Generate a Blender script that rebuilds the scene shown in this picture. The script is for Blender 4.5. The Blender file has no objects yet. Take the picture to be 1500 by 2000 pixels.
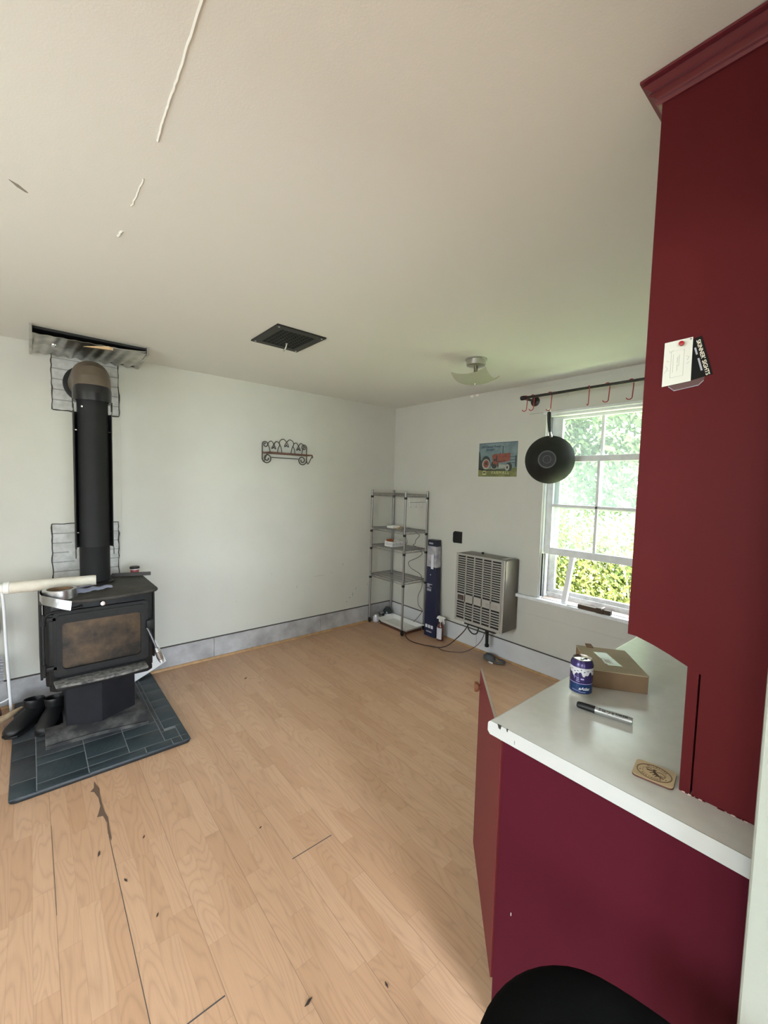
import bpy, bmesh, math, random
from mathutils import Vector, Matrix
random.seed(7)
PI = math.pi
S = bpy.context.scene
COL = S.collection
V = Vector
H = 2.44

# ------------------------------------------------------------------ helpers
ROOT = {}
def finish(me, mats, smooth):
    for m in mats: me.materials.append(m)
    if smooth is not None:
        for p in me.polygons: p.use_smooth = True
        if smooth < 3.2:
            try: me.set_sharp_from_angle(angle=smooth)
            except Exception: pass
def root_of(o):
    while o.parent: o = o.parent
    return o
class MB:
    def __init__(s): s.bm = bmesh.new(); s.mi = 0
    def m(s, i): s.mi = i; return s
    def _tag(s, n0):
        s.bm.faces.ensure_lookup_table()
        for f in s.bm.faces[n0:]: f.material_index = s.mi
    def box(s, a, b, bev=0, seg=2, M=None):
        a = V(a); b = V(b)
        lo = V([min(a[i], b[i]) for i in range(3)]); hi = V([max(a[i], b[i]) for i in range(3)])
        t = bmesh.new()
        bmesh.ops.create_cube(t, size=1)
        for v in t.verts: v.co = V([(lo[i]+hi[i])/2 + v.co[i]*(hi[i]-lo[i]) for i in range(3)])
        if bev: bmesh.ops.bevel(t, geom=t.edges[:], offset=min(bev, .49*min(hi-lo)), segments=seg, profile=.5, affect='EDGES')
        if M is not None: bmesh.ops.transform(t, matrix=M, verts=t.verts[:])
        return s.merge(t)
    def merge(s, t):
        me = bpy.data.meshes.new('t'); t.to_mesh(me); t.free()
        n0 = len(s.bm.faces); s.bm.from_mesh(me); bpy.data.meshes.remove(me); s._tag(n0); return s
    def lathe(s, prof, c=(0,0,0), seg=32, axis=(0,0,1), cap=True, a0=0, a1=2*PI, sx=1, sy=1):
        # prof: (radius, height) along axis
        n0 = len(s.bm.faces)
        q = V((0,0,1)).rotation_difference(V(axis).normalized())
        full = abs(a1-a0-2*PI) < 1e-6
        rings = []
        for r, h in prof:
            if r < 1e-6:
                rings.append([s.bm.verts.new(q @ V((0,0,h)) + V(c))])
            else:
                k = seg if full else seg+1
                rings.append([s.bm.verts.new(q @ V((r*sx*math.cos(a0+(a1-a0)*i/seg), r*sy*math.sin(a0+(a1-a0)*i/seg), h)) + V(c)) for i in range(k)])
        for A, B in zip(rings, rings[1:]):
            n = max(len(A), len(B)); rng = range(n if full else n-1)
            for i in rng:
                j = (i+1) % n
                fs = [A[0], B[j], B[i]] if len(A) == 1 and len(B) > 1 else [A[i], A[j], B[0]] if len(B) == 1 and len(A) > 1 else None
                if len(A) == 1 and len(B) == 1: continue
                fs = fs or [A[i], A[j], B[j], B[i]]
                s.bm.faces.new(fs)
        if cap and full:
            if len(rings[0]) > 2: s.bm.faces.new(rings[0][::-1])
            if len(rings[-1]) > 2: s.bm.faces.new(rings[-1])
        s._tag(n0); return s
    def cyl(s, a, b, r, seg=16, r2=None):
        a = V(a); b = V(b); return s.lathe([(r,0),(r if r2 is None else r2,(b-a).length)], a, seg, b-a)
    def tube(s, pts, r, seg=8, closed=False):
        n0 = len(s.bm.faces); pts = [V(p) for p in pts]; n = len(pts)
        rs = r if isinstance(r, (list, tuple)) else [r]*n
        up = None; rings = []
        for i, p in enumerate(pts):
            a = pts[(i-1) % n] if (closed or i > 0) else p
            b = pts[(i+1) % n] if (closed or i < n-1) else p
            t = (b-a).normalized()
            if up is None:
                up = V((0,0,1)) if abs(t.z) < .9 else V((1,0,0))
            up = (up - t*up.dot(t))
            if up.length < 1e-5: up = t.orthogonal()
            up.normalize(); w = t.cross(up)
            rings.append([s.bm.verts.new(p + (up*math.cos(2*PI*k/seg) + w*math.sin(2*PI*k/seg))*rs[i]) for k in range(seg)])
        for i in range(n if closed else n-1):
            A = rings[i]; B = rings[(i+1) % n]
            for k in range(seg):
                j = (k+1) % seg; s.bm.faces.new([A[k], A[j], B[j], B[k]])
        if not closed:
            s.bm.faces.new(rings[0][::-1]); s.bm.faces.new(rings[-1])
        s._tag(n0); return s
    def prism(s, poly, d, bev=0):
        # poly: list of 3-D points (planar), d: extrusion vector
        t = bmesh.new(); d = V(d)
        A = [t.verts.new(V(p)) for p in poly]; B = [t.verts.new(V(p)+d) for p in poly]; n = len(A)
        t.faces.new(A[::-1]); t.faces.new(B)
        for i in range(n): t.faces.new([A[i], A[(i+1) % n], B[(i+1) % n], B[i]])
        bmesh.ops.recalc_face_normals(t, faces=t.faces[:])
        if bev: bmesh.ops.bevel(t, geom=t.edges[:], offset=bev, segments=2, profile=.5, affect='EDGES')
        return s.merge(t)
    def quad(s, pts):
        n0 = len(s.bm.faces); s.bm.faces.new([s.bm.verts.new(V(p)) for p in pts]); s._tag(n0); return s
    def grid(s, nu, nv, f):
        n0 = len(s.bm.faces)
        g = [[s.bm.verts.new(V(f(i/nu, j/nv))) for j in range(nv+1)] for i in range(nu+1)]
        for i in range(nu):
            for j in range(nv): s.bm.faces.new([g[i][j], g[i+1][j], g[i+1][j+1], g[i][j+1]])
        s._tag(n0); return s
    def text(s, txt, size, M, ext=0.0002, shear=0, bold=0, space=1.0):
        cu = bpy.data.curves.new('t', 'FONT'); cu.body = txt; cu.size = size; cu.extrude = ext; cu.shear = shear
        cu.offset = bold; cu.space_character = space; cu.align_x = 'CENTER'; cu.align_y = 'CENTER'; cu.resolution_u = 3
        ob = bpy.data.objects.new('t', cu); me = ob.to_mesh()
        n0 = len(s.bm.faces); nv = len(s.bm.verts)
        s.bm.from_mesh(me); ob.to_mesh_clear(); bpy.data.objects.remove(ob); bpy.data.curves.remove(cu)
        s.bm.verts.ensure_lookup_table()
        for v in s.bm.verts[nv:]: v.co = M @ v.co
        s._tag(n0); return s
    def build(s, name, mats, parent=None, smooth=None, solid=0):
        if not isinstance(mats, (list, tuple)): mats = [mats]
        if solid:
            bmesh.ops.recalc_face_normals(s.bm, faces=s.bm.faces[:])
            bmesh.ops.solidify(s.bm, geom=s.bm.faces[:], thickness=solid)
        bm = s.bm
        if parent is not None: org = root_of(parent).location.copy()
        else:
            xs = [v.co for v in bm.verts]
            org = V(((min(v.x for v in xs)+max(v.x for v in xs))/2, (min(v.y for v in xs)+max(v.y for v in xs))/2, min(v.z for v in xs)))
        bmesh.ops.translate(bm, vec=-org, verts=bm.verts[:])
        bmesh.ops.recalc_face_normals(bm, faces=bm.faces[:])
        me = bpy.data.meshes.new(name); bm.to_mesh(me); bm.free()
        finish(me, mats, smooth)
        o = bpy.data.objects.new(name, me); COL.objects.link(o)
        if parent is None: o.location = org
        else: o.parent = parent
        return o
def thing(name, label, cat, loc, group=None):
    o = bpy.data.objects.new(name, None); COL.objects.link(o); o.location = loc
    o.empty_display_size = .05
    return tag(o, label, cat, group)
def tag(o, label, cat, group=None):
    o['label'] = label; o['category'] = cat
    if group: o['group'] = group
    return o
def struct(o, label=None):
    o['kind'] = 'structure'
    if label: o['label'] = label
    return o
SM = math.radians(35)
def smoothpath(pts, n=8, closed=False):
    P = [V(p) for p in pts]; out = []; N = len(P)
    for i in range(N if closed else N-1):
        p0 = P[(i-1) % N] if (closed or i) else P[0]*2-P[1]
        p1 = P[i]; p2 = P[(i+1) % N]; p3 = P[(i+2) % N] if (closed or i+2 < N) else P[-1]*2-P[-2]
        for k in range(n):
            t = k/n
            out.append(.5*((2*p1)+(p2-p0)*t+(2*p0-5*p1+4*p2-p3)*t*t+(3*p1-p0-3*p2+p3)*t**3))
    if not closed: out.append(P[-1])
    return out

# ------------------------------------------------------------------ materials
def nodes(name):
    m = bpy.data.materials.new(name); m.use_nodes = True
    nt = m.node_tree; b = nt.nodes['Principled BSDF']; return m, nt, b
def c4(c): return (c[0], c[1], c[2], 1)
def N(nt, t, **kw):
    n = nt.nodes.new(t)
    for k, v in kw.items():
        if k in n.inputs: n.inputs[k].default_value = v
        else: setattr(n, k, v)
    return n
def mat(name, col, rough=.5, metal=0, var=0, vscale=6, bump=0, bscale=80, spec=.5, col2=None, stretch=None, lo=.35, hi=.65, coat=0, detail=4):
    m, nt, b = nodes(name); L = nt.links.new
    b.inputs['Base Color'].default_value = c4(col); b.inputs['Roughness'].default_value = rough
    b.inputs['Metallic'].default_value = metal; b.inputs['Specular IOR Level'].default_value = spec
    if coat: b.inputs['Coat Weight'].default_value = coat; b.inputs['Coat Roughness'].default_value = .15
    if var or bump or col2:
        g = N(nt, 'ShaderNodeNewGeometry'); mp = N(nt, 'ShaderNodeMapping'); L(g.outputs['Position'], mp.inputs['Vector'])
        if stretch: mp.inputs['Scale'].default_value = stretch
        if var or col2:
            t = N(nt, 'ShaderNodeTexNoise', Scale=vscale, Detail=detail, Roughness=.6); L(mp.outputs[0], t.inputs['Vector'])
            r = N(nt, 'ShaderNodeValToRGB'); L(t.outputs['Fac'], r.inputs[0])
            e = r.color_ramp.elements; e[0].position = lo; e[1].position = hi
            if col2: e[0].color = c4(col); e[1].color = c4(col2)
            else:
                e[0].color = c4([x*(1-var) for x in col]); e[1].color = c4([min(1, x*(1+var)) for x in col])
            L(r.outputs[0], b.inputs['Base Color'])
        if bump:
            t2 = N(nt, 'ShaderNodeTexNoise', Scale=bscale, Detail=3); L(mp.outputs[0], t2.inputs['Vector'])
            bp = N(nt, 'ShaderNodeBump', Strength=bump, Distance=.01); L(t2.outputs['Fac'], bp.inputs['Height']); L(bp.outputs[0], b.inputs['Normal'])
    return m
WALL = mat('wall_paint', (.58,.575,.53), .75, var=.03, vscale=1.5, bump=.08, bscale=120, spec=.25)
CEIL = mat('ceiling_paint', (.74,.74,.71), .85, bump=.05, bscale=220, spec=.2)
BASE = mat('baseboard_paint', (.27,.26,.265), .6, col2=(.50,.50,.52), vscale=5, bump=.06, bscale=60, stretch=(1,1,1), lo=.3, hi=.7)
BASEW = mat('baseboard_white', (.60,.61,.63), .5, var=.04)
GAP = mat('grimy_gap', (.07,.06,.055), .9)
SHOE = mat('shoe_oak', (.42,.25,.12), .5, var=.15, vscale=20)
RED = mat('red_paint', (.086,.0108,.0128), .5, var=.03, bump=.03, bscale=220, spec=.06)
REDL = mat('red_paint_cast', (.062,.0066,.0142), .5, var=.03, bump=.03, bscale=220, spec=.06)  # same red paint; the light's purple cast put into the colour
REDD = mat('red_paint_lit', (.140,.020,.025), .5, var=.03, bump=.03, bscale=220, spec=.2)  # same red paint; lighter tone put in for the light on the door
COUNTER = mat('white_laminate', (.62,.61,.57), .22, var=.03, vscale=25, bump=.015, bscale=150, spec=.5)
EDGE = mat('laminate_edge', (.45,.46,.445), .35, var=.02)
CHIP = mat('chipped_core', (.03,.022,.016), .9)
BLACK = mat('black_cast_iron', (.008,.008,.0085), .55, spec=.3, var=.3, vscale=30, bump=.08, bscale=200)
STOVEF = mat('stove_black_steel', (.008,.008,.009), .55, spec=.3, var=.3, vscale=12, bump=.05)
PIPE = mat('stovepipe_black', (.010,.0105,.0115), .6, spec=.25, var=.12, vscale=10)
SHIELD = mat('shield_black', (.006,.006,.007), .6)
ASH = mat('ash_dust', (.045,.045,.048), .9, col2=(.27,.255,.235), vscale=40, lo=.35, hi=.75, bump=.2, bscale=90)
TOPS = mat('stove_top_dusty', (.026,.024,.022), .62, spec=.3, col2=(.058,.052,.045), vscale=7, bump=.06, bscale=120)
PED = mat('pedestal_steel', (.008,.008,.011), .65, spec=.25, col2=(.013,.013,.017), vscale=8)
PLINTH = mat('plinth_dusty', (.014,.014,.015), .8, col2=(.11,.105,.10), vscale=9, lo=.4, hi=.7)
SOOT = mat('sooty_glass', (.010,.008,.006), .35, col2=(.115,.070,.034), vscale=7, lo=.36, hi=.76, spec=.3, detail=8)
CHROME = mat('chrome', (.75,.75,.76), .18, 1)
WIRE = mat('wire_chrome', (.36,.36,.36), .32, 1)
FOIL = mat('aluminium_foil', (.60,.60,.61), .30, 1, bump=.12, bscale=40)
SHEET = mat('galvanised_sheet', (.50,.49,.46), .30, 1, var=.25, vscale=9, bump=.05, bscale=25)
TAUPE = mat('taupe_elbow', (.105,.080,.058), .5, var=.12, vscale=14)
WOODS = mat('pale_wood', (.60,.42,.24), .6, var=.15, vscale=25)
BRONZE = mat('wrought_iron_brown', (.035,.022,.016), .5)
BRNWOOD = mat('dark_brown_wood', (.10,.035,.02), .45, var=.2, vscale=20)
WHITEP = mat('white_paper', (.82,.82,.84), .7)
WHITEPL = mat('white_plastic', (.80,.80,.78), .35)
TRAYM = mat('white_enamel_tray', (.80,.80,.77), .35, var=.03)
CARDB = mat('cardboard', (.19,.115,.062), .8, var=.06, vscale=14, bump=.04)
CARDT = mat('cardboard_lit_top', (.36,.285,.19), .75, var=.06, vscale=14, bump=.04)  # same cardboard, lighter: light on the box top put into the colour
TAPEC = mat('clear_tape', (.50,.50,.44), .25)
LABELW = mat('label_white', (.70,.72,.68), .5)
TUBEC = mat('canvas_roll', (.66,.61,.52), .85, var=.06, vscale=20)
NAVY = mat('navy_card', (.010,.014,.045), .4)
NAVYD = mat('dark_navy_card', (.010,.012,.030), .4)
PHOTOG = mat('printed_photo', (.24,.24,.30), .4, col2=(.55,.53,.55), vscale=14)
WHITEINK = mat('white_ink', (.75,.76,.82), .5)
GREYINK = mat('grey_ink', (.36,.36,.42), .5)
BLACKPL = mat('black_plastic', (.009,.009,.009), .45, spec=.35)
SATIN = mat('black_satin_rod', (.014,.010,.009), .45)
REDWIRE = mat('red_wire', (.30,.018,.025), .35)
STEEL = mat('brushed_steel', (.55,.54,.52), .3, 1)
NONSTICK = mat('nonstick_black', (.011,.011,.011), .5, var=.2, vscale=20, spec=.28)
HEAT = mat('heater_beige', (.375,.36,.335), .45)
HEATS = mat('heater_bronze_sides', (.155,.138,.115), .36, .35, var=.06)
DARK = mat('dark_void', (.012,.010,.010), .8)  # near-black backing: shade inside slots and openings put into the colour
WINP = mat('window_paint', (.74,.76,.77), .55, var=.06, vscale=18, bump=.05, bscale=60)
WINW = mat('weathered_frame', (.55,.54,.55), .7, var=.15, vscale=20, bump=.08)
SILLW = mat('bare_sill', (.42,.31,.25), .8, col2=(.62,.55,.52), vscale=16)
SLATE = mat('slate_tile', (.016,.026,.033), .5, col2=(.034,.048,.056), vscale=5, bump=.15, bscale=40, lo=.3, hi=.7)
SLATED = mat('slate_tile_dusty', (.018,.022,.028), .6, col2=(.062,.064,.067), vscale=5, bump=.15, bscale=40, lo=.35, hi=.75)
GROUT = mat('grey_grout', (.17,.18,.19), .85)
BRICKM = mat('painted_brick', (.40,.40,.39), .8, col2=(.55,.55,.55), vscale=18, bump=.25, bscale=45)
MORTAR = mat('mortar', (.30,.30,.295), .95, bump=.2)
RAGGED = mat('torn_plaster_edge', (.05,.048,.045), .95)
BOOT = mat('boot_rubber', (.007,.007,.0075), .5, var=.2)
FABB = mat('black_upholstery', (.0035,.0035,.0035), .95, bump=.1, bscale=300, spec=.05)
TUBEW = mat('white_tube', (.86,.87,.90), .35)
GREYM = mat('grey_weave', (.20,.20,.22), .7)
LOGM = mat('kindling_wood', (.30,.20,.12), .85, col2=(.48,.36,.23), vscale=14)
BARK = mat('dark_red_brown', (.055,.020,.015), .8, var=.3)
VINYL = mat('clear_pouch', (.28,.30,.42), .15)
VINYLB = mat('blue_blade', (.05,.065,.14), .25)
LABRED = mat('red_label', (.30,.05,.06), .45)
GLASSY = mat('frosted_shade', (.66,.68,.60), .35)
BRNLIQ = mat('brown_liquid', (.10,.022,.018), .15, coat=.5)
LABELG = mat('grey_label', (.66,.66,.74), .5)
PURPLE = mat('can_purple', (.045,.030,.12), .22, .3)
CANBLUE = mat('can_blue', (.016,.045,.14), .22, .3)
CANWHITE = mat('can_white', (.66,.66,.70), .3, .2)
LILAC = mat('can_lilac', (.36,.33,.56), .3)
ALU = mat('bare_aluminium', (.82,.82,.80), .25, 1)
MARKS = mat('marker_silver', (.36,.36,.35), .35, .6)
COAST = mat('maple_coaster', (.56,.41,.25), .6, var=.08, vscale=30)
BURN = mat('burnt_engraving', (.075,.040,.018), .8)
BURNE = mat('burnt_edge', (.085,.03,.02), .8)
CARDWHITE = mat('card_white', (.66,.67,.61), .6)
SKETCH = mat('card_sketch', (.38,.39,.35), .7)
CARDBLACK = mat('card_black', (.006,.006,.0055), .7, spec=.15)
CREAM = mat('cream_ink', (.80,.76,.62), .5)
PIN = mat('red_pin', (.34,.008,.014), .3, spec=.35)
CLEAR = mat('clear_holder', (.085,.035,.032), .3, spec=.3)
STUBM = mat('trim_offwhite', (.30,.315,.27), .6, bump=.08, bscale=90)
CORD = mat('black_cord', (.02,.016,.013), .5)
CORDB = mat('brown_cord', (.045,.022,.014), .5)
GREYOBJ = mat('grey_rubber', (.07,.078,.082), .6)
BLOCK = mat('dark_walnut_block', (.055,.030,.014), .6, var=.2)
WSTR = mat('poster_sky', (.12,.175,.195), .5, col2=(.19,.26,.28), vscale=12)
PGRASS = mat('poster_grass', (.13,.14,.05), .5, col2=(.22,.23,.08), vscale=20)
PRED = mat('poster_red', (.235,.072,.05), .5, var=.2, vscale=60)
PDARK = mat('poster_dark', (.035,.045,.04), .5)
PGREY = mat('poster_grey', (.34,.35,.32), .5)
PBLUE = mat('poster_navy', (.022,.05,.10), .5)
PCREAM = mat('poster_cream', (.55,.55,.30), .5)
ORANGE = mat('orange_print', (.40,.10,.03), .5)
FLECK = mat('dark_fleck', (.035,.022,.015), .9)
TEAR = mat('torn_backing', (.12,.072,.046), .95)

def floor_mat():
    m, nt, b = nodes('oak_laminate'); L = nt.links.new
    g = N(nt, 'ShaderNodeNewGeometry'); sp = N(nt, 'ShaderNodeSeparateXYZ'); L(g.outputs['Position'], sp.inputs[0])
    def M_(op, a, bb=None, c=None):
        n = nt.nodes.new('ShaderNodeMath'); n.operation = op
        for i, x in enumerate((a, bb, c)):
            if x is None: continue
            if isinstance(x, (int, float)): n.inputs[i].default_value = x
            else: L(x, n.inputs[i])
        return n.outputs[0]
    W = .1916/3; off = 3.03 + .1916*20
    u = M_('DIVIDE', M_('ADD', sp.outputs[0], off), W); st = M_('FLOOR', u)
    wn = N(nt, 'ShaderNodeTexWhiteNoise', noise_dimensions='1D'); L(st, wn.inputs['W'])
    sh = M_('MULTIPLY', wn.outputs['Value'], 3.7)
    v = M_('DIVIDE', M_('ADD', M_('ADD', sp.outputs[1], 20), sh), .41); pk = M_('FLOOR', v)
    cb = N(nt, 'ShaderNodeCombineXYZ'); L(st, cb.inputs[0]); L(pk, cb.inputs[1])
    w2 = N(nt, 'ShaderNodeTexWhiteNoise', noise_dimensions='2D'); L(cb.outputs[0], w2.inputs['Vector'])
    # cathedral grain: stretched distorted waves shifted per stave
    cb2 = N(nt, 'ShaderNodeCombineXYZ')
    L(M_('ADD', M_('MULTIPLY', sp.outputs[0], 9), M_('MULTIPLY', w2.outputs['Value'], 40)), cb2.inputs[0])
    L(M_('ADD', M_('MULTIPLY', sp.outputs[1], 1.25), M_('MULTIPLY', w2.outputs['Value'], 23)), cb2.inputs[1])
    nz = N(nt, 'ShaderNodeTexNoise', Scale=1.15, Detail=1.5, Roughness=.45, Distortion=.4); L(cb2.outputs[0], nz.inputs['Vector'])
    rg = M_('FRACT', M_('MULTIPLY', nz.outputs['Fac'], 17))
    ring = M_('POWER', M_('ABSOLUTE', M_('SUBTRACT', M_('MULTIPLY', rg, 2), 1)), 3)
    cb3 = N(nt, 'ShaderNodeCombineXYZ'); L(M_('MULTIPLY', sp.outputs[0], 260), cb3.inputs[0]); L(M_('MULTIPLY', sp.outputs[1], 9), cb3.inputs[1])
    fine = N(nt, 'ShaderNodeTexNoise', Scale=1, Detail=3, Roughness=.6); L(cb3.outputs[0], fine.inputs['Vector'])
    r = N(nt, 'ShaderNodeValToRGB'); L(w2.outputs['Value'], r.inputs[0])
    e = r.color_ramp.elements; e[0].position = 0; e[0].color = (.480,.285,.172,1); e[1].position = 1; e[1].color = (.545,.340,.215,1)
    x = r.color_ramp.elements.new(.5); x.color = (.515,.315,.196,1)
    gr = M_('ADD', M_('MULTIPLY', ring, .15), M_('MULTIPLY', fine.outputs['Fac'], .20))
    mx = N(nt, 'ShaderNodeMix', data_type='RGBA', blend_type='MULTIPLY'); mx.inputs[0].default_value = 1
    k = M_('SUBTRACT', 1.09, gr); cc = N(nt, 'ShaderNodeCombineColor')
    L(k, cc.inputs[0]); L(M_('MULTIPLY', k, .985), cc.inputs[1]); L(M_('MULTIPLY', k, .96), cc.inputs[2])
    L(r.outputs[0], mx.inputs[6]); L(cc.outputs[0], mx.inputs[7])
    # seams
    def edge(val, wd):
        f = M_('FRACT', val); d = M_('MINIMUM', f, M_('SUBTRACT', 1, f)); return M_('LESS_THAN', d, wd)
    s1 = M_('MULTIPLY', edge(u, .010), .22); s3 = M_('MULTIPLY', edge(M_('DIVIDE', u, 3), .006), .45); s2 = M_('MULTIPLY', edge(v, .0018), .25)
    seam = M_('MAXIMUM', M_('MAXIMUM', s1, s3), s2)
    mx2 = N(nt, 'ShaderNodeMix', data_type='RGBA'); L(seam, mx2.inputs[0]); L(mx.outputs[2], mx2.inputs[6]); mx2.inputs[7].default_value = (.10,.055,.03,1)
    L(mx2.outputs[2], b.inputs['Base Color'])
    b.inputs['Roughness'].default_value = .34; b.inputs['Specular IOR Level'].default_value = .6
    big = N(nt, 'ShaderNodeTexNoise', Scale=3, Detail=4); L(g.outputs['Position'], big.inputs['Vector'])
    L(M_('ADD', M_('MULTIPLY', big.outputs['Fac'], .22), .24), b.inputs['Roughness'])
    bp = N(nt, 'ShaderNodeBump', Strength=.12, Distance=.003); L(M_('SUBTRACT', M_('MULTIPLY', ring, -.3), M_('MULTIPLY', seam, 3)), bp.inputs['Height']); L(bp.outputs[0], b.inputs['Normal'])
    return m
FLOORM = floor_mat()
def glass_mat():
    m = bpy.data.materials.new('pane_glass'); m.use_nodes = True; nt = m.node_tree; nt.nodes.clear(); L = nt.links.new
    o = N(nt, 'ShaderNodeOutputMaterial'); t = N(nt, 'ShaderNodeBsdfTransparent'); gl = N(nt, 'ShaderNodeBsdfGlossy', Roughness=.03); tr = N(nt, 'ShaderNodeBsdfTranslucent')
    t.inputs[0].default_value = (.95,.97,.96,1); tr.inputs[0].default_value = (.80,.90,.88,1)
    a = N(nt, 'ShaderNodeMixShader'); a.inputs[0].default_value = .040; L(t.outputs[0], a.inputs[1]); L(tr.outputs[0], a.inputs[2])
    mx = N(nt, 'ShaderNodeMixShader'); mx.inputs[0].default_value = .05; L(a.outputs[0], mx.inputs[1]); L(gl.outputs[0], mx.inputs[2]); L(mx.outputs[0], o.inputs[0]); return m
GLASS = glass_mat()
def shade_mat():
    m = bpy.data.materials.new('etched_glass'); m.use_nodes = True; nt = m.node_tree; nt.nodes.clear()
    o = N(nt, 'ShaderNodeOutputMaterial'); L = nt.links.new
    t = N(nt, 'ShaderNodeBsdfTransparent'); t.inputs[0].default_value = (.93,.95,.88,1)
    tr = N(nt, 'ShaderNodeBsdfTranslucent'); tr.inputs[0].default_value = (.66,.67,.58,1)
    gl = N(nt, 'ShaderNodeBsdfPrincipled', Roughness=.2); gl.inputs['Base Color'].default_value = (.60,.62,.53,1)
    a = N(nt, 'ShaderNodeMixShader'); a.inputs[0].default_value = .5; L(tr.outputs[0], a.inputs[1]); L(gl.outputs[0], a.inputs[2])
    bmx = N(nt, 'ShaderNodeMixShader'); bmx.inputs[0].default_value = .55; L(t.outputs[0], bmx.inputs[1]); L(a.outputs[0], bmx.inputs[2]); L(bmx.outputs[0], o.inputs[0]); return m
ETCH = shade_mat()
def leaf_mat(name, c, c2):
    m = mat(name, c, .5, col2=c2, vscale=2.2, lo=.35, hi=.65)
    nt = m.node_tree; b = nt.nodes['Principled BSDF']; L = nt.links.new
    tr = N(nt, 'ShaderNodeBsdfTranslucent'); L(b.inputs['Base Color'].links[0].from_socket, tr.inputs[0])
    mx = N(nt, 'ShaderNodeMixShader'); mx.inputs[0].default_value = .5
    o = nt.nodes['Material Output']; L(b.outputs[0], mx.inputs[1]); L(tr.outputs[0], mx.inputs[2]); L(mx.outputs[0], o.inputs[0]); return m
LEAF1 = leaf_mat('leaf_yellow_green', (.042,.072,.014), (.115,.125,.032))
LEAF2 = leaf_mat('leaf_green', (.030,.065,.024), (.070,.105,.045))
TRUNK = mat('birch_trunk', (.45,.43,.38), .8, var=.3, vscale=12)
GRASSM = mat('grass', (.26,.34,.13), .9, col2=(.40,.46,.22), vscale=6)

# ------------------------------------------------------------------ room shell
XL, YF = -5.3, -6.2      # far left wall, wall behind the camera
fl = struct(MB().box((XL-.15, YF-.15, -.12), (.15, .15, 0)).build('floor', FLOORM), 'worn three-strip oak laminate floor')
# torn seam in front of the hearth and the open end joints
torn = [(-3.042,-1.185),(-3.048,-1.24),(-3.064,-1.262),(-3.050,-1.275),(-3.039,-1.33),(-3.038,-1.40),(-3.052,-1.452),(-3.058,-1.468),(-3.036,-1.476),(-3.027,-1.53),(-3.032,-1.60),(-3.027,-1.655),
        (-3.023,-1.64),(-3.0225,-1.58),(-3.019,-1.50),(-3.026,-1.455),(-3.029,-1.40),(-3.031,-1.32),(-3.027,-1.262),(-3.037,-1.215)]
MB().prism([(x,y,.0) for x,y in torn], (0,0,.0012)).build('torn_plank_edge', TEAR, fl)
b = MB()
for (x0,y0,x1,y1) in [(-3.0315,-3.3,-3.0295,-1.62),(-2.464,-2.2185,-2.272,-2.2150),(-2.995,-2.509,-2.842,-2.505),(-3.2205,-1.9,-3.2195,-1.40)]:
    b.box((x0,y0,0),(x1,y1,.0008))
b.build('open_plank_joint', GAP, fl)
ce = struct(MB().box((XL-.15, YF-.15, H), (.15, .15, H+.15)).build('ceiling', CEIL), 'off-white textured ceiling')
b = MB()
def seam(pts, jit, r, dz):
    b.tube([(q.x+random.uniform(-jit,jit), q.y, H+dz) for q in smoothpath([(x,y,0) for x,y in pts],10)], r, 6)
seam([(-3.0,-3.3),(-2.997,-2.82),(-2.992,-2.62),(-2.990,-2.50),(-2.985,-2.40)], .001, .004, .0012)
seam([(-2.984,-2.22),(-2.988,-2.05)], .002, .004, .0022)
seam([(-2.988,-1.87),(-2.994,-1.82)], .002, .006, .0022)
b.build('cracked_joint_seam', CEIL, ce, smooth=1)
b = MB(); b.prism([(-3.290,-1.938,H),(-3.268,-1.926,H),(-3.246,-1.900,H),(-3.252,-1.898,H),(-3.272,-1.912,H)], (0,0,-.0015))
b.build('scuff_mark', mat('scuff_grey', (.28,.25,.22), .9), ce)

wb = MB()
wb.box((XL-.15, 0, 0), (.15, .15, H))
wb = struct(wb.build('wall_back', WALL), 'greyish off-white wall behind the stove')
# brick patches showing through cut openings
def brick_patch(x0, x1, z0, z1, rows, split):
    b = MB(); b.m(0).box((x0,-.002,z0),(x1,.0,z1))
    h = (z1-z0)/rows; b.m(1)
    for r in range(rows):
        cuts = [x0, x0+(x1-x0)*(split if r % 2 else 1-split), x1]
        for a, c in zip(cuts, cuts[1:]):
            b.box((a+.0025,-.007,z0+r*h+.0028),(c-.0025,-.001,z0+(r+1)*h-.0028), .003)
    o = b.build('exposed_brick', [MORTAR, BRICKM], wb)
    b = MB()   # ragged dark plaster edge round the opening
    for (a, c) in [((x0,z0),(x0,z1)),((x1,z0),(x1,z1)),((x0,z0),(x1,z0)),((x0,z1),(x1,z1))]:
        n = 14
        b.tube([(a[0]+(c[0]-a[0])*i/n+random.uniform(-.004,.004), -.006, a[1]+(c[1]-a[1])*i/n+random.uniform(-.004,.004)) for i in range(n+1)],
               [random.uniform(.0018,.0048) for i in range(n+1)], 6)
    b.build('ragged_edge', RAGGED, o)
brick_patch(-3.135, -2.745, 2.01, 2.43, 6, .62)
brick_patch(-3.152, -2.758, .82, 1.225, 6, .40)
b = MB(); b.lathe([(.10,0),(.105,.004),(.095,.006),(.0,.006)], (-2.955,-.006,1.03), 40, (0,-1,0)); b.build('pipe_hole_cover', BRICKM, wb, smooth=SM)
b = MB(); b.box((-2.737,-.0015,.84),(-2.734,0,2.05)); b.build('panel_seam', mat('seam_paint', (.56,.555,.51), .8), wb)
b = MB()
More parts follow.
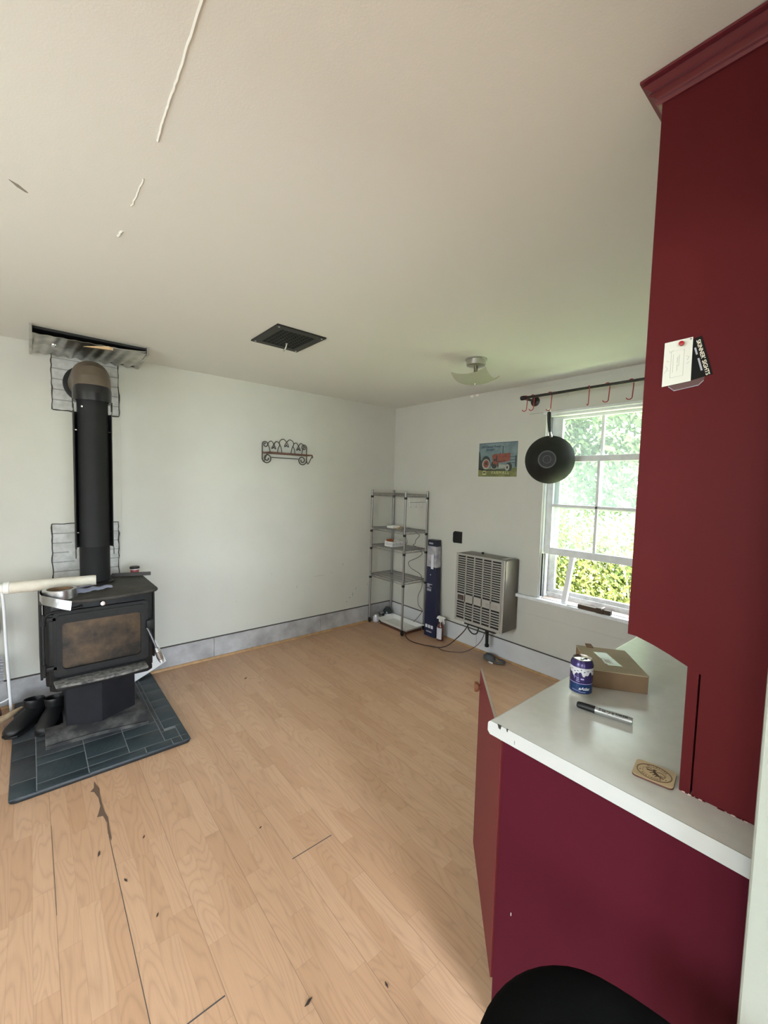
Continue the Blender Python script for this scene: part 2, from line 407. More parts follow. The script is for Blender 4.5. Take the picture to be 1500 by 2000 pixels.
for (x,z,w,h) in [(-.56,.34,.012,.05),(-.60,.31,.03,.012),(-.52,.40,.01,.04),(-.64,.27,.02,.014),(-.36,.43,.008,.03),(-1.25,.52,.007,.03),(-1.86,.47,.010,.007),(-1.0,.60,.16,.004),(-.85,.62,.05,.003),(-1.52,.68,.004,.02),(-.70,.69,.01,.03)]:
    b.prism([(x-w/2,-.0004,z),(x,-.0004,z-h/2),(x+w/2,-.0004,z+h*.1),(x+w*.2,-.0004,z+h/2)], (0,-.0003,0))
b.build('scuff_mark', mat('wall_scuff', (.33,.32,.30), .9), wb)

# window wall with its opening
OY0, OY1, OZ0, OZ1 = -1.880, -2.715, .64, 2.17     # opening
wr = MB()
wr.box((0, OY0, 0), (.15, .0, H)); wr.box((0, OY1, 0), (.15, OY0, OZ0)); wr.box((0, OY1, OZ1), (.15, OY0, H)); wr.box((0, YF-.15, 0), (.15, OY1, H))
wr = struct(wr.build('wall_right', WALL), 'greyish off-white wall with the window')
b = MB()
for (y,z) in [(-2.36,2.385),(-1.10,2.43),(-1.16,2.432)]:
    b.prism([(-.0004,y-.02,z-.012),(-.0004,y+.006,z-.015),(-.0004,y+.022,z+.002),(-.0004,y+.010,z+.016),(-.0004,y-.014,z+.012)], (-.0005,0,0))
b.build('paint_patch', mat('filler_white', (.80,.76,.70), .8), wr)
# walls out of view: left with two windows, front with two windows (daylight)
def wall_with_holes(axis, pos, thick, a0, a1, holes):
    b = MB(); holes = sorted(holes)
    def bx(u0, u1, z0, z1):
        if axis == 'x': b.box((pos, u0, z0), (pos+thick, u1, z1))
        else: b.box((u0, pos, z0), (u1, pos+thick, z1))
    u = a0
    for (h0, h1, z0, z1) in holes:
        bx(u, h0, 0, H); bx(h0, h1, 0, z0); bx(h0, h1, z1, H); u = h1
    bx(u, a1, 0, H); return b
LH = [(-5.1,-4.1,.85,2.05),(-2.95,-1.75,.8,2.1)]
FH = [(-5.0,-4.0,.6,2.1),(-3.5,-2.4,.6,2.1)]
struct(wall_with_holes('x', XL-.15, .15, YF, 0, LH).build('wall_left', WALL), 'off-white wall on the far left')
struct(wall_with_holes('y', YF-.15, .15, XL-.15, .15, FH).build('wall_front', WALL), 'off-white wall behind the viewer')
for i, (h0, h1, z0, z1) in enumerate(LH+FH):
    left = i < len(LH)
    b = MB()
    def bx(u0, u1, za, zb, d0=.04, d1=.10):
        if left: b.box((XL-.15+d0, u0, za), (XL-.15+d1, u1, zb))
        else: b.box((u0, YF-.15+d0, za), (u1, YF-.15+d1, zb))
    w = .045
    bx(h0,h0+w,z0,z1); bx(h1-w,h1,z0,z1); bx(h0+w,h1-w,z0,z0+w); bx(h0+w,h1-w,z1-w,z1); bx(h0+w,h1-w,(z0+z1)/2-.02,(z0+z1)/2+.02); bx((h0+h1)/2-.015,(h0+h1)/2+.015,z0+w,(z0+z1)/2-.02); bx((h0+h1)/2-.015,(h0+h1)/2+.015,(z0+z1)/2+.02,z1-w)
    struct(b.build('window_%d' % (i+2), WINP), 'white sash window outside the picture')
# stub wall behind the counter; unseen header added to block light to the ceiling
PY = -3.585
struct(MB().box((-2.345, PY-.15, 0), (0, PY, H), .004).box((XL, PY-.15, 2.04), (-2.345, PY, H)).build('wall_partition', STUBM), 'off-white wall end beside the counter, at the right edge, with an added unseen header')

# baseboards, shoe mouldings
def along_back(x0, x1, y0, y1, z0, z1): return (x0,y0,z0),(x1,y1,z1)
b = MB(); xs = [XL, -3.40, -2.06, -.98, -.018]
for a, c in zip(xs, xs[1:]): b.box((a+.0015,-.018,0),(c-.0015,0,.183), .002)
bb = struct(b.build('baseboard_back', BASE), 'scuffed tall white baseboard along the stove wall')
MB().box((XL,-.0165,.183),(-.016,0,.1885)).build('dirty_top_gap', GAP, bb)
b = MB(); ys = [-3.585,-1.28,-.64,-.018]
for a, c in zip(ys, ys[1:]): b.box((-.018,a+.001,0),(0,c-.001,.183), .002)
br = struct(b.build('baseboard_right', BASEW), 'white baseboard along the window wall')
MB().box((-.0165,-3.585,.183),(0,-.018,.1875)).build('dirty_top_gap', GAP, br)
def shoe(pts, name, label):
    b = MB(); b.prism(pts[0], pts[1]); return struct(b.build(name, SHOE, smooth=SM), label)
shoe([[(XL,-.018,0),(XL,-.033,0),(XL,-.032,.008),(XL,-.027,.015),(XL,-.018,.018)], (-XL-.018,0,0)], 'trim_1', 'oak shoe moulding under the stove wall baseboard')
shoe([[(-.018,-.033,0),(-.033,-.033,0),(-.032,-.033,.008),(-.027,-.033,.015),(-.018,-.033,.018)], (0,-3.55,0)], 'trim_2', 'oak shoe moulding under the window wall baseboard')

# ------------------------------------------------------------------ the window
w = thing('window_1', 'white double-hung sash window with peeling paint, raised lower sash', 'window', (0,-2.297,.62)); w['kind'] = 'structure'
b = MB()
b.box((-.018,-1.722,.645),(0,-1.885,2.185), .002); b.box((-.018,-2.71,.645),(0,-2.875,2.185), .002)
b.build('casing', WALL, w)
MB().box((-.016,-1.722,2.187),(0,-2.875,2.395), .002).build('head_casing', WALL, w)
MB().box((-.028,-1.86,2.168),(.02,-2.74,2.187), .004).build('head_stop', WINP, w)
MB().box((-.045,-1.64,.615),(.14,-2.93,.643), .006).build('stool', WINP, w)
MB().box((-.016,-1.70,.485),(0,-2.90,.615), .003).build('apron', WALL, w)
# rounded ledge running on to the heater
MB().cyl((-.018,-1.575,.628),(-.018,-1.70,.628),.014,12).build('ledge_end', WINP, w, smooth=SM)
b = MB()
for y0, y1 in ((OY0, OY0-.018),(OY1+.018, OY1)):
    b.box((-.002,y0,.643),(.03,y1,2.17)); b.box((.065,y0,.643),(.10,y1,2.17), 0)
b.box((0,OY0-.018,2.150),(.10,OY1+.018,2.17))
b.build('jamb', WINP, w)
b = MB(); b.box((.032,OY0-.001,.643),(.064,OY0-.004,2.15)); b.box((.032,OY1+.001,.643),(.064,OY1+.004,2.15)); b.build('sash_channel', DARK, w)
def sash(nm, x0, x1, z0, z1, zm, ybot, bot, top, glassmat=GLASS):
    yL, yR, gL, gR = OY0-.012, OY1+.012, -1.948, -2.647
    if nm == 'upper_sash': gL, gR = -1.985, -2.61
    yc = -2.2975
    b = MB()
    b.box((x0,yL,z0),(x1,gL,z1),.003); b.box((x0,gR,z0),(x1,yR,z1),.003)
    b.box((x0,gL,z0),(x1,gR,z0+bot),.003); b.box((x0,gL,z1-top),(x1,gR,z1),.003)
    b.box((x0+.004,yc-.011,z0+bot),(x1-.004,yc+.011,z1-top),.003); b.box((x0+.004,gL,zm-.012),(x1-.004,gR,zm+.012),.003)
    s_ = b.build(nm, WINP, w)
    xm = (x0+x1)/2
    for (a, c) in ((gL, yc+.011),(yc-.011, gR)):
        for (p, q) in ((z0+bot, zm-.012),(zm+.012, z1-top)):
            MB().box((xm-.0015,a,p),(xm+.0015,c,q)).build('pane', glassmat, s_)
    return s_
sash('lower_sash', .032, .064, 1.018, 1.826, 1.425, 0, .058, .046)
sash('upper_sash', .067, .099, 1.402, 2.150, 1.805, 0, .035, .022)
b = MB()   # storm frame low outside
b.box((.115,OY0,.66),(.145,-1.955,2.17)); b.box((.115,-2.64,.66),(.145,OY1,2.17)); b.box((.115,-1.955,.66),(.145,-2.64,.715),.003); b.box((.100,-1.90,.645),(.118,-2.69,.685),.003)
b.build('storm_frame', WINW, w)
MB().box((.005,-1.90,.641),(.10,-2.70,.647)).build('bare_sill', SILLW, w)
b = MB(); b.box((-.005,OY0-.019,.66),(.004,OY0-.030,1.02)); b.build('cord_slot', DARK, w)
MB().prism([(.030,-2.10,.643),(.030,-2.135,.643),(.050,-2.165,1.022),(.050,-2.128,1.022)], (.022,-.0,0), .002)
o = MB(); o.prism([(-.012,-2.085,.648),(-.012,-2.122,.648),(.036,-2.148,1.017),(.036,-2.112,1.017)], (.018,-.008,0), .002)
tag(o.build('prop_stick', TUBEW), 'white stick standing on the sill propping up the raised sash', 'stick')
# things on the window stool
k = thing('wood_block', 'dark wooden block tool lying on the window stool near the cabinet', 'wooden block', (-.03,-2.36,.643))
MB().box((-.045,-2.235,.645),(-.010,-2.475,.678),.004,2).build('block', BLOCK, k)
MB().box((-.050,-2.375,.6435),(-.003,-2.425,.685),.003,2).build('raised_ridge', BLOCK, k)
MB().box((-.052,-2.412,.678),(-.0,-2.420,.690),.002).build('white_clip', WHITEPL, k)
o = MB(); o.prism([(-.040,-2.150,.6435),(-.020,-2.235,.6435),(.0,-2.225,.6435),(-.012,-2.140,.6435)], (0,0,.010), .003)
tag(o.build('paint_scraper_blade', WHITEPL), 'thin white flat strip on the window stool beside the dark block', 'strip')

# ------------------------------------------------------------------ outside
gr = struct(MB().box((.3,-14,-.72),(22,14,-.62)).build('ground_outside', GRASSM), 'sunlit grass outside the window')
def foliage(n, c, r, leaf, rnd, clusters):
    b = MB(); bm = b.bm
    cl = [(V(c)+V((rnd.gauss(0,.5)*r[0], rnd.gauss(0,.5)*r[1], rnd.gauss(0,.5)*r[2])), rnd.uniform(.25,.5)) for _ in range(clusters)]
    for i in range(n):
        k, s = rnd.choice(cl)
        p = k + V((rnd.gauss(0,s*.6), rnd.gauss(0,s*.6), rnd.gauss(0,s*.55)))
        if p.z < -.6: p.z = -.6+rnd.random()*.3
        if p.x < .9: p.x = .9+rnd.random()*.5
        a = V((rnd.gauss(0,1), rnd.gauss(0,1), rnd.gauss(0,1))).normalized(); q = a.orthogonal().normalized(); t = a.cross(q)
        l = leaf*rnd.uniform(.6,1.3)
        bm.faces.new([bm.verts.new(p-q*l), bm.verts.new(p+t*l*.5-q*l*.1), bm.verts.new(p+q*l), bm.verts.new(p-t*l*.5-q*l*.1)])
    return b
rnd = random.Random(11)
def tree(x, y, h, label, leafm, n, spread, c0):
    t = thing('birch_tree', label, 'tree', (x,y,-.62), 'trees outside the window')
    b = MB(); pts = smoothpath([(x,y,-.62),(x+.05,y+.04,h*.3),(x-.04,y+.06,h*.65),(x+.03,y,h)],5)
    b.tube(pts, [.055*(1-.75*i/(len(pts)-1)) for i in range(len(pts))], 8); b.build('trunk', TRUNK, t, smooth=SM)
    for k in range(6):
        z = h*(.3+.11*k); a = rnd.uniform(0,2*PI); l = spread*rnd.uniform(.5,.9)
        b = MB(); b.tube([(x,y+.03,z),(x+math.cos(a)*l*.5,y+math.sin(a)*l*.5,z+.25),(x+math.cos(a)*l,y+math.sin(a)*l,z+.42)], [.018,.012,.005], 6); b.build('branch', TRUNK, t)
    foliage(int(n*2.2), (x,y,c0), (spread,spread,h*.36), .062, rnd, 34).build('foliage', leafm, t)
tree(4.4,-.05,4.3,'slim pale-trunked tree behind the left panes of the window',LEAF2,1900,.75,2.4)
tree(4.9,-.95,4.6,'pale green tree just right of the window centre bar',LEAF2,2100,.8,2.5)
tree(3.9,-1.75,4.2,'sparse tree behind the right panes of the window',LEAF2,1400,.7,2.5)
tree(8.2,1.6,5.6,'distant tree seen through the upper left panes',LEAF2,1800,1.1,2.8)
tree(8.6,-.9,6.0,'distant tree seen through the upper right panes',LEAF2,1900,1.1,2.9)
def bush(x, y, h, sp, label, n, m=LEAF1):
    t = thing('leafy_bush', label, 'bush', (x,y,-.62), 'bushes outside the window')
    for k in range(5):
        a = 2*PI*k/5; b = MB(); b.tube([(x,y,-.62),(x+math.cos(a)*sp*.25,y+math.sin(a)*sp*.25,h*.35),(x+math.cos(a)*sp*.55,y+math.sin(a)*sp*.55,h*.8)], [.012,.009,.004], 6); b.build('stem', TRUNK, t)
    foliage(n, (x,y,(h-.62)*.5), (sp,sp,(h+.62)*.36), .045, rnd, 24).build('foliage', m, t)
bush(3.0,-.35,1.15,.60,'yellow-green bush filling the lower left of the window',3000)
bush(3.1,-1.15,1.05,.60,'yellow-green bush behind the prop stick, low in the window',3000)
bush(2.7,-1.75,1.05,.55,'bright green bush at the lower right of the window',2800)
bush(4.9,.6,1.5,.7,'green bush farther back at the left side of the window',2200,LEAF2)
bush(5.6,-1.9,1.5,.8,'green bush farther back at the right side of the window',2200,LEAF2)

# ------------------------------------------------------------------ hearth pad
PZ = .026
t = thing('hearth_pad', 'dark slate tiled hearth pad with rounded edge under the stove', 'hearth pad', (-2.967,-.60,0))
x0, x1, y0, y1 = -3.372, -2.560, -1.143, -.035
b = MB(); r = .03
poly = []
for cx, cy, a in ((x1-r,y0+r,-90),(x1-r,y1-r,0),(x0+r,y1-r,90),(x0+r,y0+r,180)):
    for k in range(5): poly.append((cx+r*math.cos(math.radians(a+k*22.5)), cy+r*math.sin(math.radians(a+k*22.5)), 0))
b.prism(poly, (0,0,PZ-.003), .006); b.build('pad_base', mat('slate_bullnose',(.010,.014,.018),.4), t, smooth=SM)
b = MB(); b.prism([(x0+.008,y0+.008,PZ-.004),(x1-.008,y0+.008,PZ-.004),(x1-.008,y1,PZ-.004),(x0+.008,y1,PZ-.004)], (0,0,.0028)); b.build('grout_bed', GROUT, t)
def tiles(rects, m):
    b = MB()
    for (a, c, d, e) in rects: b.box((a+.0018,c+.0018,PZ-.008),(d-.0018,e-.0018,PZ), .002)
    b.build('tile_field', m, t, smooth=SM)
A = -3.372; clean = []; dusty = []
X = [A, A+.105, A+.315, A+.535, A+.68, x1]
# front border row, then offset slabs running back
for a, c in ((A,A+.105),(A+.105,A+.315),(A+.315,A+.58),(A+.58,A+.715),(A+.715,x1-.045),(x1-.045,x1)): clean.append((a,y0,c,y0+.065) if a > A else (a,y0,c,y0+.13))
clean += [(A+.105,y0+.065,A+.315,y0+.235),(A+.105,y0+.235,A+.315,y0+.315),(A+.315,y0+.065,A+.505,y0+.145),(A+.315,y0+.145,A+.505,y0+.315),
          (A+.505,y0+.065,A+.685,y0+.215),(A+.505,y0+.215,A+.685,y0+.315),(A+.685,y0+.065,x1-.045,y0+.17)]
dusty += [(A,y0+.13,A+.105,y0+.36),(A,y0+.36,A+.105,y0+.55),(A,y0+.55,A+.105,y1),(A+.105,y0+.315,A+.315,y0+.50),(A+.315,y0+.315,A+.505,y0+.50),(A+.505,y0+.315,A+.685,y0+.50),
          (A+.105,y0+.50,A+.40,y0+.80),(A+.40,y0+.50,A+.685,y0+.80),(A+.105,y0+.80,A+.40,y1),(A+.40,y0+.80,A+.685,y1)]
yy = y0+.17
for d in (.17,.10,.20,.14,.16,.17): 
    dusty.append((A+.685,yy,x1-.105,yy+d)); yy += d
yy = y0+.065
for d in (.13,.10,.18,.12,.16,.13,.17): clean.append((x1-.105 if yy > y0+.17 else x1-.045,yy,x1,min(yy+d,y1))); yy += d
clean = [c for c in clean if c[3]-c[1] > .01]
tiles(clean, SLATE); tiles(dusty, SLATED)

# ------------------------------------------------------------------ wood stove
cx = -2.947
t = thing('wood_stove', 'black cast-iron wood stove with sooty glass door on the slate pad', 'stove', (cx,-.5,PZ))
def chamfer_box(b, x0, x1, y0, y1, z0, z1, c, bev=.006):
    b.prism([(x0,y1,z0),(x1,y1,z0),(x1,y0+c,z0),(x1-c,y0,z0),(x0+c,y0,z0),(x0,y0+c,z0)], (0,0,z1-z0), bev)
b = MB(); chamfer_box(b,-3.215,-2.682,-.775,-.235,.375,.852,.03); fb = b.build('firebox', STOVEF, t, smooth=SM)
for xa in (-3.238, -2.671): MB().box((xa,-.70,.40),(xa+.012,-.26,.845),.003).build('side_shield', STOVEF, t)
b = MB()   # bowed top plate
poly = [(-3.232,-.215,0),(-2.662,-.215,0),(-2.655,-.775,0)]
for i in range(11):
    u = i/10; x = -2.668-(.558)*u; poly.append((x, -.800-.062*math.sin(PI*u)**.9, 0))
poly.append((-3.239,-.775,0))
b.prism([(p[0],p[1],.852) for p in poly], (0,0,.020), .008); b.build('top_plate', TOPS, t, smooth=SM)
b = MB(); b.lathe([(.105,0),(.105,.012),(.090,.018),(.085,.018)], (cx,-.42,.870), 32); b.build('flue_collar', BLACK, t, smooth=SM)
b = MB(); b.box((-3.19,-.800,.372),(-2.70,-.775,.850),.006)
b.box((-3.20,-.812,.40),(-3.165,-.795,.80),.006); b.build('front_plate', BLACK, t, smooth=SM)
# door: frame with rounded opening
def rrect(xa, xb, za, zb, r, y, n=5):
    out = []
    for (px, pz, a) in ((xb-r,za+r,-90),(xb-r,zb-r,0),(xa+r,zb-r,90),(xa+r,za+r,180)):
        for k in range(n): out.append((px+r*math.cos(math.radians(a+k*90/(n-1))), y, pz+r*math.sin(math.radians(a+k*90/(n-1)))))
    return out
def ring_frame(b, o, i, d):
    n = len(o); t2 = bmesh.new(); d = V(d)
    O = [t2.verts.new(V(p)) for p in o]; I = [t2.verts.new(V(p)) for p in i]
    O2 = [t2.verts.new(V(p)+d) for p in o]; I2 = [t2.verts.new(V(p)+d) for p in i]
    for k in range(n):
        j = (k+1) % n
        for q in ([O[k],O[j],I[j],I[k]],[O2[j],O2[k],I2[k],I2[j]],[O[j],O[k],O2[k],O2[j]],[I[k],I[j],I2[j],I2[k]]): t2.faces.new(q)
    bmesh.ops.recalc_face_normals(t2, faces=t2.faces[:]); b.merge(t2)
b = MB()
ring_frame(b, rrect(-3.182,-2.722,.448,.812,.02,-.802), rrect(-3.143,-2.762,.486,.748,.022,-.802), (0,-.026,0))
ring_frame(b, rrect(-3.166,-2.740,.462,.794,.02,-.828), rrect(-3.143,-2.762,.486,.748,.022,-.828), (0,-.008,0))
b.box((-3.150,-.834,.755),(-2.752,-.828,.776),.003)
dr = b.build('door', BLACK, t, smooth=SM)
MB().box((-3.145,-.818,.484),(-2.760,-.812,.750)).build('glass', SOOT, dr)
b = MB(); b.tube(smoothpath([(-3.215,-.822,.755),(-3.212,-.830,.79),(-3.195,-.836,.812),(-3.15,-.838,.818),(-3.06,-.84,.828),(-3.055,-.842,.838)],6),.006,8); b.build('raised_rib', BLACK, dr, smooth=1)
for z in (.775,.500):
    b = MB(); b.cyl((-3.222,-.822,z-.03),(-3.222,-.822,z+.03),.011,12); b.box((-3.222,-.828,z-.012),(-3.165,-.814,z+.012),.004); b.build('hinge', BLACK, dr, smooth=SM)
b = MB(); b.tube([(-3.222,-.824,.46),(-3.222,-.824,.80)],.005,8); b.build('hinge_rod', BLACK, dr, smooth=1)
b = MB(); b.box((-2.735,-.850,.630),(-2.695,-.80,.690),.008); b.build('latch_block', BLACK, dr, smooth=SM)
b = MB(); b.tube([(-2.735,-.862,.648),(-2.730,-.868,.640),(-2.682,-.892,.500)],.0065,10); hd = b.build('handle', mat('handle_steel',(.12,.12,.13),.35,.8), dr, smooth=1)
b = MB()
A0 = V((-2.690,-.888,.523)); A1 = V((-2.662,-.902,.430)); dd = (A1-A0); e1 = dd.orthogonal().normalized(); e2 = dd.normalized().cross(e1)
b.tube([A0+dd*(i/150)+(e1*math.cos(i*.75)+e2*math.sin(i*.75))*(.007+.010*math.sin(PI*min(1,i/150))**.6) for i in range(151)], .0024, 6)
b.build('coil_grip', CHROME, hd, smooth=1)
b = MB(); b.lathe([(.006,0),(.006,.012),(.013,.014),(.015,.020),(.012,.027),(.0,.028)], (-2.952,-.800,.828), 20, (0,-1,0)); b.build('air_control_knob', CHROME, t, smooth=SM)
# ash ledge
b = MB(); poly = [(-3.185,-.800,.425),(-2.735,-.800,.425),(-2.735,-.895,.425),(-2.85,-.915,.425),(-2.95,-.920,.425),(-3.06,-.915,.425),(-3.178,-.895,.425)]
b.prism(poly, (0,0,-.014), .004); b.build('ash_ledge', ASH, t, smooth=SM)
b = MB(); chamfer_box(b,-3.20,-2.69,-.800,-.25,.352,.38,.03,.004); b.build('under_plate', BLACK, t, smooth=SM)
b = MB(); b.prism([(-3.125,-.22,.075),(-2.765,-.22,.075),(-2.765,-.63,.075),(-2.955,-.725,.075),(-3.125,-.665,.075)], (0,0,.28), .004); b.build('pedestal', PED, t, smooth=None)
b = MB()   # dusty plinth with a scooped front lip
def plinth(u, v):
    x = -3.225+.50*u
    yf = -.775-.055*u+.02*math.sin(PI*u)
    prof = [(.155,.078),(.085,.080),(.045,.062),(.018,.038),(.0,.044),(-.006,PZ+.001)]
    k = v*(len(prof)-1); i = min(int(k), len(prof)-2); f = k-i
    return (x, yf+prof[i][0]*(1-f)+prof[i+1][0]*f, prof[i][1]*(1-f)+prof[i+1][1]*f)
b.grid(16, 15, plinth); b.prism([(-3.222,-.645,PZ),(-2.725,-.69,PZ),(-2.73,-.19,PZ),(-3.135,-.19,PZ),(-3.135,-.60,PZ)], (0,0,.050), .004)
b.build('plinth', PLINTH, t, smooth=SM)

# stovepipe
t = thing('stove_pipe', 'black round stovepipe rising from the stove, elbowed into the wall', 'stovepipe', (cx,-.42,.89))
b = MB(); b.lathe([(.0825,0),(.0825,.22),(.0835,.222),(.0835,.226),(.0825,.228),(.0825,1.17)], (cx,-.42,.8905), 40); b.build('pipe', PIPE, t, smooth=SM)
# heat shield: a curved sheet on standoffs behind the pipe, notched at the ends
b = MB(); R_ = .104
def sh(u, v, r=R_): a = math.radians(-18)+math.radians(216)*u; return (cx+r*math.cos(a), -.42+r*math.sin(a), 1.10+.865*v)
b.grid(28, 4, sh)
b.build('heat_shield', SHIELD, t, smooth=1, solid=.003)
for (u0, u1, za, zb) in ((-.012,.05,1.055,1.10),(.95,1.012,1.040,1.10),(-.012,.035,1.965,2.005),(.965,1.012,1.965,2.005)):
    b = MB()
    b.grid(4, 1, lambda u, v: sh(u0+(u1-u0)*u*.45, 0)[:2]+(za+(zb-za)*v,)); b.build('shield_tab', SHIELD, t, smooth=1, solid=.003)
for z in (1.2, 1.85):
    for a in (5, 175):
        q = V((math.cos(math.radians(a)), math.sin(math.radians(a)), 0))
        MB().cyl(V((cx,-.42,z))+q*.08, V((cx,-.42,z))+q*.105, .005, 8).build('standoff', CHROME, t, smooth=SM)
b = MB(); b.lathe([(.088,2.035),(.1035,2.03),(.1045,2.075),(.1045,2.10),(.100,2.125)], (cx,-.42,0), 40, cap=False); b.build('collar', mat('collar_gloss_black', (.012,.012,.014), .25), t, smooth=SM, solid=.002)
for u0, u1 in ((-10,14),(166,190)):   # collar tabs cut like the shield
    b = MB()
    b.grid(5, 1, lambda u, v: (cx+.1045*math.cos(math.radians(u0+(u1-u0)*u)), -.42+.1045*math.sin(math.radians(u0+(u1-u0)*u)), 1.985+.055*v))
    b.build('collar_tab', SHIELD, t, smooth=SM, solid=.003)
# gored elbow of four segments turning back to the wall
b = MB(); cen = V((cx,-.330,2.112)); rad = .090; rr = .1015; rings = []
for k in range(5):
    a = math.radians(22.5*k); c = cen+V((0,-rad*math.cos(a),rad*math.sin(a))); tdir = V((0,math.sin(a),math.cos(a))); nrm = V((0,-math.cos(a),math.sin(a)))
    sc = 1/math.cos(math.radians(11.25)) if 0 < k < 4 else 1
    rings.append([b.bm.verts.new(c+V((1,0,0))*rr*math.cos(2*PI*i/40)+nrm*rr*sc*math.sin(2*PI*i/40)) for i in range(40)])
c0 = V((cx,-.008,2.202)); rings.append([b.bm.verts.new(c0+V((1,0,0))*rr*math.cos(2*PI*i/40)+V((0,0,1))*rr*math.sin(2*PI*i/40)) for i in range(40)])
for A_, B_ in zip(rings, rings[1:]):
    for i in range(40): j = (i+1) % 40; b.bm.faces.new([A_[i],A_[j],B_[j],B_[i]])
b.build('elbow', TAUPE, t, smooth=math.radians(16))
b = MB(); b.lathe([(.100,0),(.128,0),(.128,.012),(.118,.016),(.1,.016)], (cx,-.009,2.202), 40, (0,-1,0)); b.build('wall_flange', BLACK, t, smooth=SM)
MB().lathe([(.006,0),(.006,.004),(0,.005)], (-3.005,-.479,1.99), 10, (-.6,-.8,0)).build('rivet', CHROME, t)

# heat shield hung under the ceiling
t = thing('ceiling_heat_shield', 'foil-faced sheet metal heat shield hung under the ceiling above the stovepipe', 'heat shield', (-2.94,-.22,2.34))
b = MB()
def foilsheet(u, v):
    x = -3.243+.62*u; y = -.435+.405*v
    z = 2.388-.018*v+.010*u-.004*math.sin(v*PI)+.0055*math.sin(u*58+v*4)*(.3+v)
    return (x, y, z)
b.grid(90, 8, foilsheet); b.build('foil_sheet', SHEET, t, smooth=1, solid=.002)
for xa, za in ((-3.246,2.350),(-2.640,2.385)): MB().box((xa,-.436,za),(xa+.013,-.03,2.4395)).build('end_spacer', SHEET, t)
b = MB(); b.box((-3.225,-.06,2.38),(-2.642,-.045,2.4395)); b.box((-3.23,-.400,2.425),(-2.642,-.05,2.4395)); b.build('shadow_gap_fill', SHIELD, t)  # black boxes put in for the shadow gap above the sheet
b = MB(); b.prism([(-2.99,-.449,2.362),(-2.835,-.449,2.3725),(-2.835,-.449,2.387),(-2.86,-.449,2.392)], (0,.012,0)); b.build('wood_strip', WOODS, t)
b = MB(); b.prism([(-2.93,-.452,2.379),(-2.66,-.452,2.395),(-2.64,-.452,2.405)], (0,.003,0)); b.build('bent_foil_lip', SHEET, t)
b = MB(); b.lathe([(.016,0),(.013,.006),(0,.012)], (-3.13,-.30,2.370), 12, (0,-.3,-1)); b.build('screw_washer', CHROME, t, smooth=SM)

# ------------------------------------------------------------------ things on the stove
t = thing('canvas_roll', 'long cream roll lying across the back left of the stove top', 'roll', (-3.16,-.5,.873))
P0 = V((-3.392,-.500,.9095)); P1 = V((-2.955,-.535,.9095))
b = MB(); b.lathe([(.0,0.002),(.018,.002),(.020,0),(.032,0),(.033,.004),(.033,.425),(.031,.4384),(.019,.4384),(.018,.43),(0,.43)], P0, 28, P1-P0); b.build('rolled_sheet', TUBEC, t, smooth=SM)
b = MB(); b.lathe([(.016,-.022),(.024,-.020),(.024,.002),(.036,.004),(.036,.028),(.033,.03)], P0, 20, P1-P0); b.build('end_cap', WHITEPL, t, smooth=SM)
MB().prism([(-3.02,-.560,.934),(-2.972,-.566,.934),(-2.972,-.528,.9405),(-3.02,-.524,.9405)], (0,0,.0012)).build('loose_white_flap', WHITEP, t)
t = thing('foil_tape_roll', 'shiny aluminium foil tape roll with loose end hanging over the stove front', 'tape roll', (-3.148,-.735,.872))
c = (-3.144,-.738,.8735)
b = MB(); b.lathe([(.061,0),(.080,0),(.080,.050),(.061,.050),(.061,0)], c, 44, cap=False); b.build('roll', FOIL, t, smooth=SM)
b = MB(); b.lathe([(.057,.001),(.0606,.001),(.0606,.049),(.057,.049),(.057,.001)], c, 36, cap=False); b.build('cardboard_core', CARDB, t, smooth=SM)
b = MB(); path = smoothpath([(-3.165,-.655,.0),(-3.212,-.682,-.0),(-3.233,-.735,-.004),(-3.226,-.80,-.012),(-3.185,-.855,-.020),(-3.150,-.890,-.028),(-3.108,-.925,-.036)],6)
n = len(path)-1
b.grid(n, 3, lambda u, v: (path[round(u*n)].x+(.006*v if u > .5 else 0), path[round(u*n)].y+.012*v*u, .874+path[round(u*n)].z+.046*v)); b.build('loose_tail', FOIL, t, smooth=1, solid=.0008)
t = thing('plastic_pouch', 'clear plastic pouch with a dark blue strip lying on the stove top', 'pouch', (-2.98,-.66,.873))
b = MB(); b.grid(14, 6, lambda u, v: (-3.068+.19*u, -.705+.10*v*(1-.35*u)+.075*u, .874+.018*math.sin(PI*v)*(1-.5*u)+.004*math.sin(u*17))); b.build('pouch_film', VINYL, t, smooth=1, solid=.001)
b = MB(); b.prism([(-3.062,-.655,.894),(-2.985,-.618,.8935),(-2.985,-.598,.894),(-3.062,-.625,.896)], (0,0,.003)); b.build('blue_strip', VINYLB, t)
t = thing('label_jar', 'small round tin with red label and black lid at the back right of the stove', 'jar', (-2.700,-.275,.872))
b = MB(); b.lathe([(.024,0),(.0265,.003),(.0265,.034),(.0245,.040)], (-2.700,-.275,.8725), 28); b.build('jar_body', LABRED, t, smooth=SM)
b = MB(); b.lathe([(.0275,.0),(.0275,.006)], (-2.700,-.275,.9055), 28); b.build('white_band', LABELW, t, smooth=SM)
b = MB(); b.lathe([(.031,0),(.032,.003),(.031,.013),(.026,.015),(0,.015)], (-2.700,-.275,.9115), 28); b.build('lid', BLACKPL, t, smooth=SM)
b = MB(); q = V((-2.842,-.300,.884)); q2 = V((-2.618,-.375,.884)); dv = (q2-q).normalized(); sd = dv.cross(V((0,0,1)))
ring_frame(b, [q+sd*.011+V((0,0,.011)), q-sd*.011+V((0,0,.011)), q-sd*.011-V((0,0,.011)), q+sd*.011-V((0,0,.011))], [q+sd*.008+V((0,0,.008)), q-sd*.008+V((0,0,.008)), q-sd*.008-V((0,0,.008)), q+sd*.008-V((0,0,.008))], q2-q)
